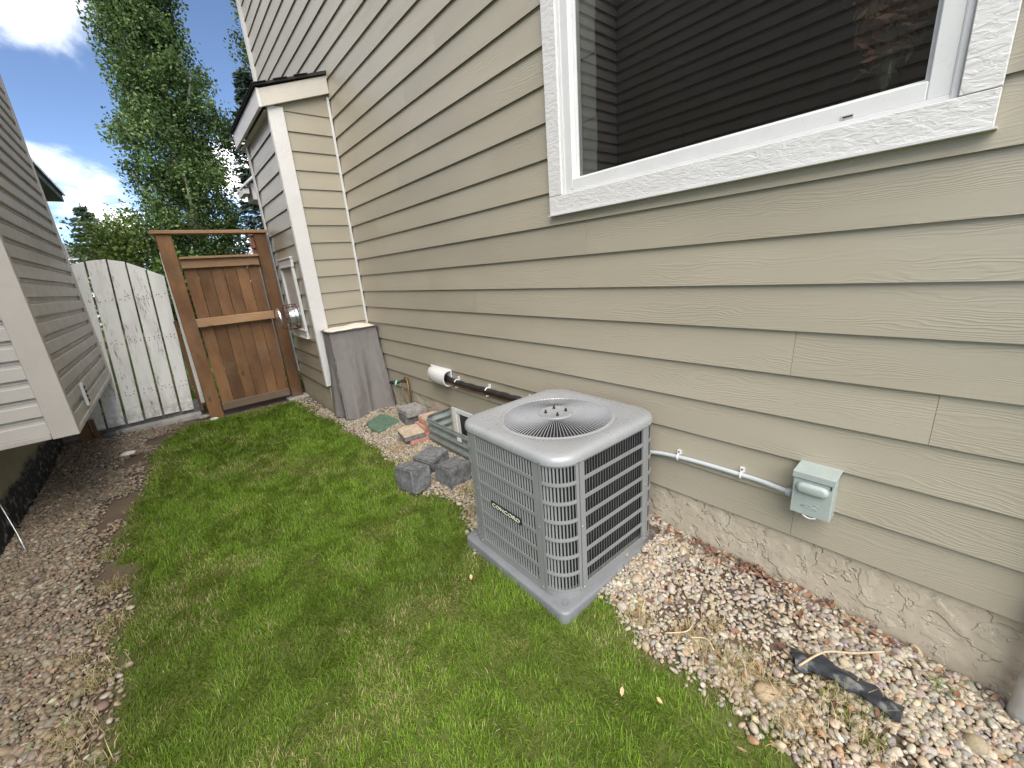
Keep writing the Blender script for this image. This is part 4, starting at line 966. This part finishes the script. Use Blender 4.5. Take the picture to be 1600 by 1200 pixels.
PAL_L = [(.31, .245, .17, 3), (.25, .20, .145, 3), (.37, .30, .215, 2.2), (.28, .245, .20, 2), (.18, .145, .11, 1.6), (.46, .41, .33, 1), (.32, .225, .16, 1.3)]
def inpoly(x, y, poly):
    c = np.zeros(len(x), bool); j = len(poly)-1
    for i in range(len(poly)):
        xi, yi = poly[i]; xj, yj = poly[j]
        m = ((yi > y) != (yj > y)) & (x < (xj-xi)*(y-yi)/(yj-yi+1e-12)+xi); c ^= m; j = i
    return c
def make_bed(name, x0, x1, y0, y1, s0, pal, side, label):
    Vs, Ts, Cs = [], [], []; off = 0
    for lay in range(2):
        X, Y = jgrid(x0, x1, y0, y1, s0); ins_ = lawn_in(X, Y, .05)
        if side == 'R':
            k = (X > -1.0) & (X < -.012) & (ins_ < rng.uniform(-.05, .05, len(X))+.015)
            k &= ~((abs(X-PC.x) < .39) & (abs(Y-PC.y) < .39)); k &= ~((Y > 4.9) & (X > BX-.02))
            k &= ~inpoly(X, Y, poly); k &= ~((X > -.285) & (Y > 2.2) & (Y < 3.23))
            bare = ss(.60, .70, fbm(X, Y, 3.2, 21)); k &= rng.random(len(X)) > bare*.55+.10*lay
            k &= ~((Y > 5.2) & (rng.random(len(X)) < .7))
        else:
            k = (X < -2.0) & (X > -3.02) & (ins_ < rng.uniform(-.05, .05, len(X))+.02)
            bare = ss(.50, .64, fbm(X, Y, 2.6, 31))*ss(-2.75, -2.45, X)+ss(5.3, 6.2, Y)*.4+ss(-.24, -.02, ins_)*.85; k &= rng.random(len(X)) > bare*.85+.08*lay
        X, Y = X[k], Y[k]; dist = np.hypot(X+1.86, Y)
        size = s0*rng.lognormal(-.56, .26, len(X))*(1.18 if lay else 1)
        big = rng.random(len(X)) < .03; size[big] *= 1.45
        Z = gz(X, Y)-.008+size*.42+lay*rng.uniform(-.002, .012, len(X))
        for msk, sub in ((dist < 2.2, 2), (dist >= 2.2, 1)):
            if msk.sum() == 0: continue
            v, t, c = pebbles(np.stack([X, Y, Z], -1)[msk], size[msk], pal, sub); Vs.append(v); Ts.append(t+off); Cs.append(c); off += len(v)
    o = link(name, tri_mesh(name, np.concatenate(Vs), np.concatenate(Ts), np.concatenate(Cs)), 'pebble'); tag(o, label, 'gravel', None, 'stuff')
make_bed('gravel_bed', -1.0, 0, -1.0, 6.0, .0142, PAL_R, 'R', 'pale mixed river pebbles along the beige house foundation')
make_bed('gravel_bed', -3.02, -2.0, .4, 6.4, .0158, PAL_L, 'L', 'brown grey pebbles between the lawn and the neighbour house')

# ------------------------------------------------------------------ grass
def blades(X, Y, Z, H, Wd, col, lean=.55, clump=True):
    n = len(X); az = rng.uniform(0, 2*np.pi, n)
    if clump: az = az*.62+2*np.pi*fbm(X, Y, 5, 41, 2)*2.2
    ln = np.abs(rng.normal(lean, .3, n)); d = np.stack([np.cos(az), np.sin(az), np.zeros(n)], -1); s = np.stack([-np.sin(az+rng.normal(0, .6, n)), np.cos(az), np.zeros(n)], -1)
    base = np.stack([X, Y, Z], -1); upv = np.array([0, 0, 1.0])
    mid = base+(d*np.sin(ln*.55)[:, None]+upv*np.cos(ln*.55)[:, None])*(H*.5)[:, None]
    tip = mid+(d*np.sin(np.clip(ln*1.7, 0, 1.75))[:, None]+upv*np.cos(np.clip(ln*1.7, 0, 1.75))[:, None])*(H*.5)[:, None]
    w = s*Wd[:, None]*.5
    V = np.stack([base-w, base+w, mid-w*.85, mid+w*.85, tip], 1).reshape(-1, 3)
    T = (np.array([[0, 1, 3], [0, 3, 2], [2, 3, 4]])[None]+np.arange(n)[:, None, None]*5).reshape(-1, 3)
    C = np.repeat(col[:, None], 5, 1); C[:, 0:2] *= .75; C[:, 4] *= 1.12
    return V, T, C.reshape(-1, 3)
def grass_cols(X, Y, dryb=0.0):
    n = len(X); g1 = np.array([.132, .228, .018]); g2 = np.array([.196, .296, .036]); g3 = np.array([.078, .158, .014]); dry = np.array([.50, .41, .23])
    t = fbm(X, Y, 1.7, 51)[:, None]; u = rng.random((n, 1))
    c = np.where(u < .55, g1, np.where(u < .82, g2, g3))*(.50+1.0*t)
    ed = ss(.14, -.02, lawn_in(X, Y, .05))*.25
    pd = ss(.52, .70, fbm(X, Y, 3.1, 61))*.30+ss(.60, .74, fbm(X, Y, 8.5, 66))*.18+.03+ed+dryb
    dr = rng.random(n) < pd
    c[dr] = dry*rng.uniform(.55, 1.2, (dr.sum(), 1))*np.array([1, rng.uniform(.95, 1.05), 1])
    return c*rng.uniform(.8, 1.2, (n, 1))
def scatter(n, x0, x1, y0, y1): return rng.uniform(x0, x1, n), rng.uniform(y0, y1, n)
Vs, Ts, Cs = [], [], []; off = 0
for (y0g, y1g, dens, wd, hh) in ((-.6, .5, 24000, .0020, .030), (.5, 2.6, 37000, .0020, .030), (2.6, 4.2, 25000, .0026, .033), (4.2, 6.1, 14000, .0037, .039)):
    n = int(1.95*(y1g-y0g)*dens); X, Y = scatter(n, -2.55, -.6, y0g, y1g); i_ = lawn_in(X, Y, .08)
    thick = .62+.38*ss(.30, .52, fbm(X, Y, 9, 71)); k = (i_ > rng.uniform(-.03, .05, n)) & (rng.random(n) < thick*ss(-.03, .12, i_)+.12)
    k &= ~((abs(X-PC.x) < .40) & (abs(Y-PC.y) < .40))
    X, Y = X[k], Y[k]; H = hh*rng.lognormal(-.05, .33, len(X))*(.65+.7*fbm(X, Y, 4, 81))
    gc_ = grass_cols(X, Y); H = np.where(gc_[:, 0] > gc_[:, 1], H*.72, H)
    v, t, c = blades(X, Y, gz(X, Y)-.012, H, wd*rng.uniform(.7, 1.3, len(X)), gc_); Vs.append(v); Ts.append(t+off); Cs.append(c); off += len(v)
lawn = link('lawn_grass', tri_mesh('lawn_grass', np.concatenate(Vs), np.concatenate(Ts), np.concatenate(Cs)), 'grass'); tag(lawn, 'green lawn with dry straw patches between the two gravel beds', 'grass', None, 'stuff')
# straw tufts and weeds that creep into the gravel
Vs, Ts, Cs = [], [], []; off = 0
tuf = [(-.62, .78, .07, 1), (-.55, .60, .06, .95), (-.60, .40, .10, .85), (-.52, .36, .08, .8), (-.60, .22, .10, .8), (-.42, .12, .07, .45), (-.36, .02, .05, .3), (-.50, .05, .06, .5), (-.55, .50, .05, .9), (-.45, .55, .04, .8), (-.58, 2.95, .10, .85), (-.56, 3.3, .09, .85), (-.5, 2.2, .1, .5), (-.62, 1.98, .08, .6), (-.50, 2.62, .04, .1), (-.12, -.1, .03, .2),
       (-2.42, 2.9, .07, .5), (-2.47, 3.3, .06, .35), (-2.45, 2.2, .08, .7), (-2.5, 1.95, .09, .75), (-2.44, 1.7, .09, .6), (-2.42, 2.55, .07, .6), (-2.52, 2.38, .05, .8), (-.75, 5.4, .08, .4)]
for (x, y, r_, dr) in tuf:
    n = int(220*(r_/.07)**1.6); X = x+rng.normal(0, r_*.55, n); Y = y+rng.normal(0, r_*.6, n); H = .05*rng.lognormal(0, .35, n)
    v, t, c = blades(X, Y, gz(X, Y)-.006, H, .0022*rng.uniform(.7, 1.3, n), grass_cols(X, Y, dr*.8), .8, False); Vs.append(v); Ts.append(t+off); Cs.append(c); off += len(v)
o = link('straw_grass', tri_mesh('straw_grass', np.concatenate(Vs), np.concatenate(Ts), np.concatenate(Cs)), 'grass'); tag(o, 'dry straw tufts and weeds creeping from the lawn into the gravel', 'dry grass', None, 'stuff')
# grass at the foot of things behind the fence
n = 9000; X, Y = scatter(n, -4, 1.5, 6.6, 10); H = .10*rng.lognormal(0, .3, n)
v, t, c = blades(X, Y, gz(X, Y)-.02, H, .012*rng.uniform(.7, 1.3, n), grass_cols(X, Y), .5); o = link('yard_grass', tri_mesh('yard_grass', v, t, c), 'grass'); tag(o, 'grass of the back yard seen through the fence gaps', 'grass', None, 'stuff')

# ------------------------------------------------------------------ leaf litter and single fallen leaves
def leafshape(n, L):
    a = rng.uniform(0, 2*np.pi, n); u = np.stack([np.cos(a), np.sin(a), rng.normal(0, .35, n)], -1); u /= np.linalg.norm(u, axis=1)[:, None]
    w = np.cross(u, np.stack([rng.normal(0, .4, n), rng.normal(0, .4, n), np.ones(n)], -1)); w /= np.linalg.norm(w, axis=1)[:, None]; nn_ = np.cross(u, w)
    L = L[:, None]; pts = [-u*L, -u*L*.3+w*L*.45, u*L*.4+w*L*.4, u*L, u*L*.4-w*L*.4, -u*L*.3-w*L*.45, nn_*L*.22]
    return np.stack(pts, 1)
LT_ = np.array([[0, 1, 6], [1, 2, 6], [2, 3, 6], [3, 4, 6], [4, 5, 6], [5, 0, 6]])
def leaves_mesh(P, L, pal):
    n = len(P); V = leafshape(n, L)+P[:, None]; T = (LT_[None]+np.arange(n)[:, None, None]*7).reshape(-1, 3)
    c = np.array(pal)[rng.integers(0, len(pal), n)]*rng.uniform(.7, 1.3, (n, 1)); return V.reshape(-1, 3), T, np.repeat(c[:, None], 7, 1).reshape(-1, 3)
n = 330; Y = rng.uniform(-.35, 1.5, n); Y[:150] = rng.normal(.55, .25, 150); X = -.02-np.abs(rng.normal(0, .05, n)); X[-90:] = rng.uniform(-.65, -.03, 90)
v, t, c = leaves_mesh(np.stack([X, Y, gz(X, Y)+.018+rng.uniform(0, .008, n)], -1), rng.uniform(.008, .022, n), [(.17, .085, .06), (.24, .13, .08), (.11, .07, .055), (.33, .22, .14), (.19, .10, .075)])
o = link('leaf_litter', tri_mesh('leaf_litter', v, t, c), 'litter'); tag(o, 'red brown leaf litter along the foot of the beige foundation', 'leaf litter', None, 'stuff')
for (x, y, L, lab) in ((-.942, .643, .016, 'curled tan leaf on the lawn below the pad corner, farther from the gravel'), (-.875, .536, .014, 'small tan leaf on the lawn nearest the straw edge'), (-.827, .285, .018, 'tan leaf on the lawn at the bottom edge of view'), (-1.02, 1.47, .016, 'tiny pale leaf on the lawn left of the pad')):
    V = leafshape(1, np.array([L]))[0]; V[:, 2] += .0
    o = link('fallen_leaf', tri_mesh('fallen_leaf', V, LT_, np.full((7, 3), (.48, .34, .20))), 'litter', None, (x, y, float(gz(x, y))+.040)); tag(o, lab, 'leaf', 'fallen leaves on the lawn')

# ------------------------------------------------------------------ trees
def tree(name, label, x, y, trunk_h, crown, nclump, per, leaf, pal, bark='bark', spread=.22, group='trees behind the gate', limbs=14, trunk_r=.13, inner=.35, leafmat='leaf', droop=0):
    """crown: function(rng) -> point relative to base and its outward axis; limbs run from the trunk to clumps"""
    t = thing(name, (x, y, 0), label, 'tree', group); tr = MB(); H = trunk_h
    tp_ = [(x+.10*nz(0, i, .6, x), y+.10*nz(i, 3, .6, y), H*i/9) for i in range(10)]; tr.tube(tp_, [trunk_r*(1-.085*i) for i in range(10)], 9)
    P = np.array([crown() for _ in range(nclump)])
    for i in range(limbs):
        c = Vector(P[random.randrange(nclump)]); hz = max(.5, c.z-random.uniform(.7, 1.9)*math.hypot(c.x, c.y)); hz = min(hz, H*.95)
        a = Vector((x, y, hz)); e_ = Vector((x, y, 0))+c; m = a.lerp(e_, .5)+Vector((c.x*.12, c.y*.12, -.1)); r0 = trunk_r*.42*(1-.55*hz/H)
        tr.tube(arc([a, m, e_], 5), [r0*(1-.8*j/10) for j in range(11)], 6)
    tr.build('trunk', bark, t, smooth=True)
    n = nclump*per; C = np.repeat(P, per, 0); sp = rng.uniform(.6, 1.3, nclump).repeat(per)[:, None]*spread
    D = np.clip(rng.normal(0, 1, (n, 3)), -1.7, 1.7); Q = C+D*sp*np.array([1, 1, 1.1]); tone = rng.uniform(.5, 1.5, nclump).repeat(per)
    u = rng.normal(0, 1, (n, 3)); u[:, 2] -= droop; u /= np.linalg.norm(u, axis=1)[:, None]; w = np.cross(u, rng.normal(0, 1, (n, 3))); w /= np.linalg.norm(w, axis=1)[:, None]
    L = leaf*rng.uniform(.65, 1.3, n)[:, None]
    V = np.stack([Q-u*L, Q+w*L*.62+u*L*.1, Q+u*L, Q-w*L*.62+u*L*.1], 1).reshape(-1, 3); T = (np.array([[0, 1, 2], [0, 2, 3]])[None]+np.arange(n)[:, None, None]*4).reshape(-1, 3)
    cc = np.array(pal)[rng.integers(0, len(pal), n)]*tone[:, None]*rng.uniform(.75, 1.25, (n, 1))
    me = tri_mesh('crown', V, T, np.repeat(cc[:, None], 4, 1).reshape(-1, 3), False); link('crown', me, leafmat, t); return t
ASPEN = [(.072, .124, .040), (.094, .153, .050), (.052, .095, .033), (.128, .185, .070)]
ASPEN_Y = [(.075, .115, .03), (.10, .14, .04), (.055, .09, .025)]
def col_crown(rad, z0, z1, p=.55):
    def f():
        z = random.uniform(0, 1); zz = z0+(z1-z0)*z; r = rad*(min(1, (z+.05)*4)**.5)*(1-.26*min(1, max(0, (zz-4.8)/2.4)))*(1-max(0, z-.6)/.4*.75)
        a = random.uniform(0, 6.283); q = r*random.uniform(.05, 1)**p*(1+.5*mnoise.noise(Vector((math.cos(a)*1.3, math.sin(a)*1.3, zz*.8))))
        return (q*math.cos(a), q*math.sin(a), zz)
    return f
big = tree('aspen_tree', 'tall dark green columnar aspen directly behind the brown gate', -.76, 13.0, 12.5, col_crown(1.0, .6, 14.0), 1150, 125, .037, ASPEN, limbs=80, trunk_r=.19, spread=.145)
tree('aspen_tree', 'yellow green columnar aspen half hidden behind the far house corner', 2.75, 16.5, 14, col_crown(1.35, 1, 15.5), 520, 90, .048, ASPEN_Y, limbs=20, trunk_r=.15, spread=.17)
def ball(rx, ry, rz, zc):
    def f():
        d = Vector([random.gauss(0, 1) for _ in range(3)]).normalized()*random.uniform(.1, 1)**.45; k = 1+.3*mnoise.noise(d*2.1+Vector((rx, 0, 0))); return (d.x*rx*k, d.y*ry*k, zc+d.z*rz*k)
    return f
tree('leafy_shrub_tree', 'light green bushy tree rising over the white fence', -2.05, 15.5, 2.6, ball(1.25, 1.2, 1.4, 2.15), 330, 66, .045, [(.12, .17, .045), (.145, .20, .06), (.09, .14, .04)], limbs=16, trunk_r=.08, spread=.17)
tree('leafy_shrub_tree', 'low green bush between the light tree and the brown gate', -1.35, 12.2, 1.5, ball(.55, .6, .85, 1.35), 110, 60, .05, [(.08, .14, .035), (.10, .165, .045), (.065, .11, .03)], limbs=10, trunk_r=.05, spread=.14)
def spruce(name, label, x, y, H, rad, pal, n_w=34, group='trees behind the gate'):
    t = thing(name, (x, y, 0), label, 'tree', group); MB().tube([(x, y, H*i/6) for i in range(7)], [.16*(1-.15*i) for i in range(7)], 8).build('trunk', 'bark_dark', t, smooth=True)
    br = MB(); Q, U = [], []
    for i in range(n_w):
        z = .4+(H-.4)*i/n_w; r0 = rad*(1-i/n_w)**.85+.12
        for j in range(9):
            a = random.uniform(0, 6.283); r_ = r0*random.uniform(.75, 1.12); d = Vector((math.cos(a), math.sin(a), 0))
            prev = Vector((x, y, z))
            for s in range(1, 9):
                u_ = s/8; p = Vector((x, y, z))+d*r_*u_+Vector((0, 0, -.30*r_*u_+.16*r_*u_*u_))
                for q in range(9):
                    side = Vector((-d.y, d.x, 0))*random.gauss(0, .11*r_*(1-u_*.5)); Q.append(p+side+Vector((0, 0, random.gauss(-.03, .035)))); U.append((d*.8+Vector((random.gauss(0, .5), random.gauss(0, .5), random.gauss(-.25, .25)))).normalized())
            br.tube([Vector((x, y, z)), Vector((x, y, z))+d*r_*.5+Vector((0, 0, -.11*r_)), Vector((x, y, z))+d*r_+Vector((0, 0, -.14*r_))], [.02, .012, .004], 5, False)
    br.build('branches', 'bark_dark', t)
    Q = np.array([tuple(q) for q in Q])-np.array([x, y, 0]); u = np.array([tuple(q) for q in U]); n = len(Q); w = np.cross(u, rng.normal(0, 1, (n, 3))); w /= np.linalg.norm(w, axis=1)[:, None]; L = rng.uniform(.05, .10, n)[:, None]
    V = np.stack([Q-u*L, Q+w*L*.28, Q+u*L, Q-w*L*.28], 1).reshape(-1, 3); T = (np.array([[0, 1, 2], [0, 2, 3]])[None]+np.arange(n)[:, None, None]*4).reshape(-1, 3)
    cc = np.array(pal)[rng.integers(0, len(pal), n)]*rng.uniform(.7, 1.3, (n, 1)); link('crown', tri_mesh('crown', V, T, np.repeat(cc[:, None], 4, 1).reshape(-1, 3), False), 'needle', t)
spruce('spruce_tree', 'dark blue green spruce between the tall aspen and the house', .75, 11.6, 6.2, 1.25, [(.030, .055, .040), (.042, .07, .05), (.022, .042, .03)])
spruce('spruce_tree', 'distant spruce above the pale garage left of the light green tree', -3.35, 24, 5.2, 1.5, [(.06, .10, .06), (.075, .12, .07), (.05, .08, .05)], 26)

# ------------------------------------------------------------------ far garage and brick chimney
ga = thing('garage', (-6, 32, 0), 'pale cream garage with grey roof beyond the white fence', 'building')
MB().box(-9.5, -3.9, 30, 36, 0, 3.45).build('wall', 'stucco_far', ga)
MB().prism([(-9.9, 3.40), (-3.5, 3.40), (-3.5, 3.56), (-6.7, 5.3), (-9.9, 3.56)], 29.6, 36.4, 'Y').build('roof', 'shingle_grey', ga)
MB().box(-9.9, -3.5, 29.55, 29.595, 3.28, 3.5).build('fascia', 'trim', ga); MB().box(-5.2, -4.2, 29.96, 29.995, 1.0, 2.2).build('window', 'vinyl_white', ga)
ch = thing('brick_pier', (-.2, 9, 0), 'stepped red brick pier just visible over the right gate post', 'brick pier')
MB().box(-.30, .10, 9.0, 9.4, -.1, 2.50).build('core', 'concrete', ch)
for i in range(12, 18):
    z = .62+i*.105; e_ = .02+.025*(i % 2)
    for j in range(2): MB().box(-.30-e_+.225*j+.004, -.30-e_+.225*(j+1)-.004, 8.985-e_, 9.2, z+.004, z+.099).build('brick', 'brick', ch, bevel=.004)
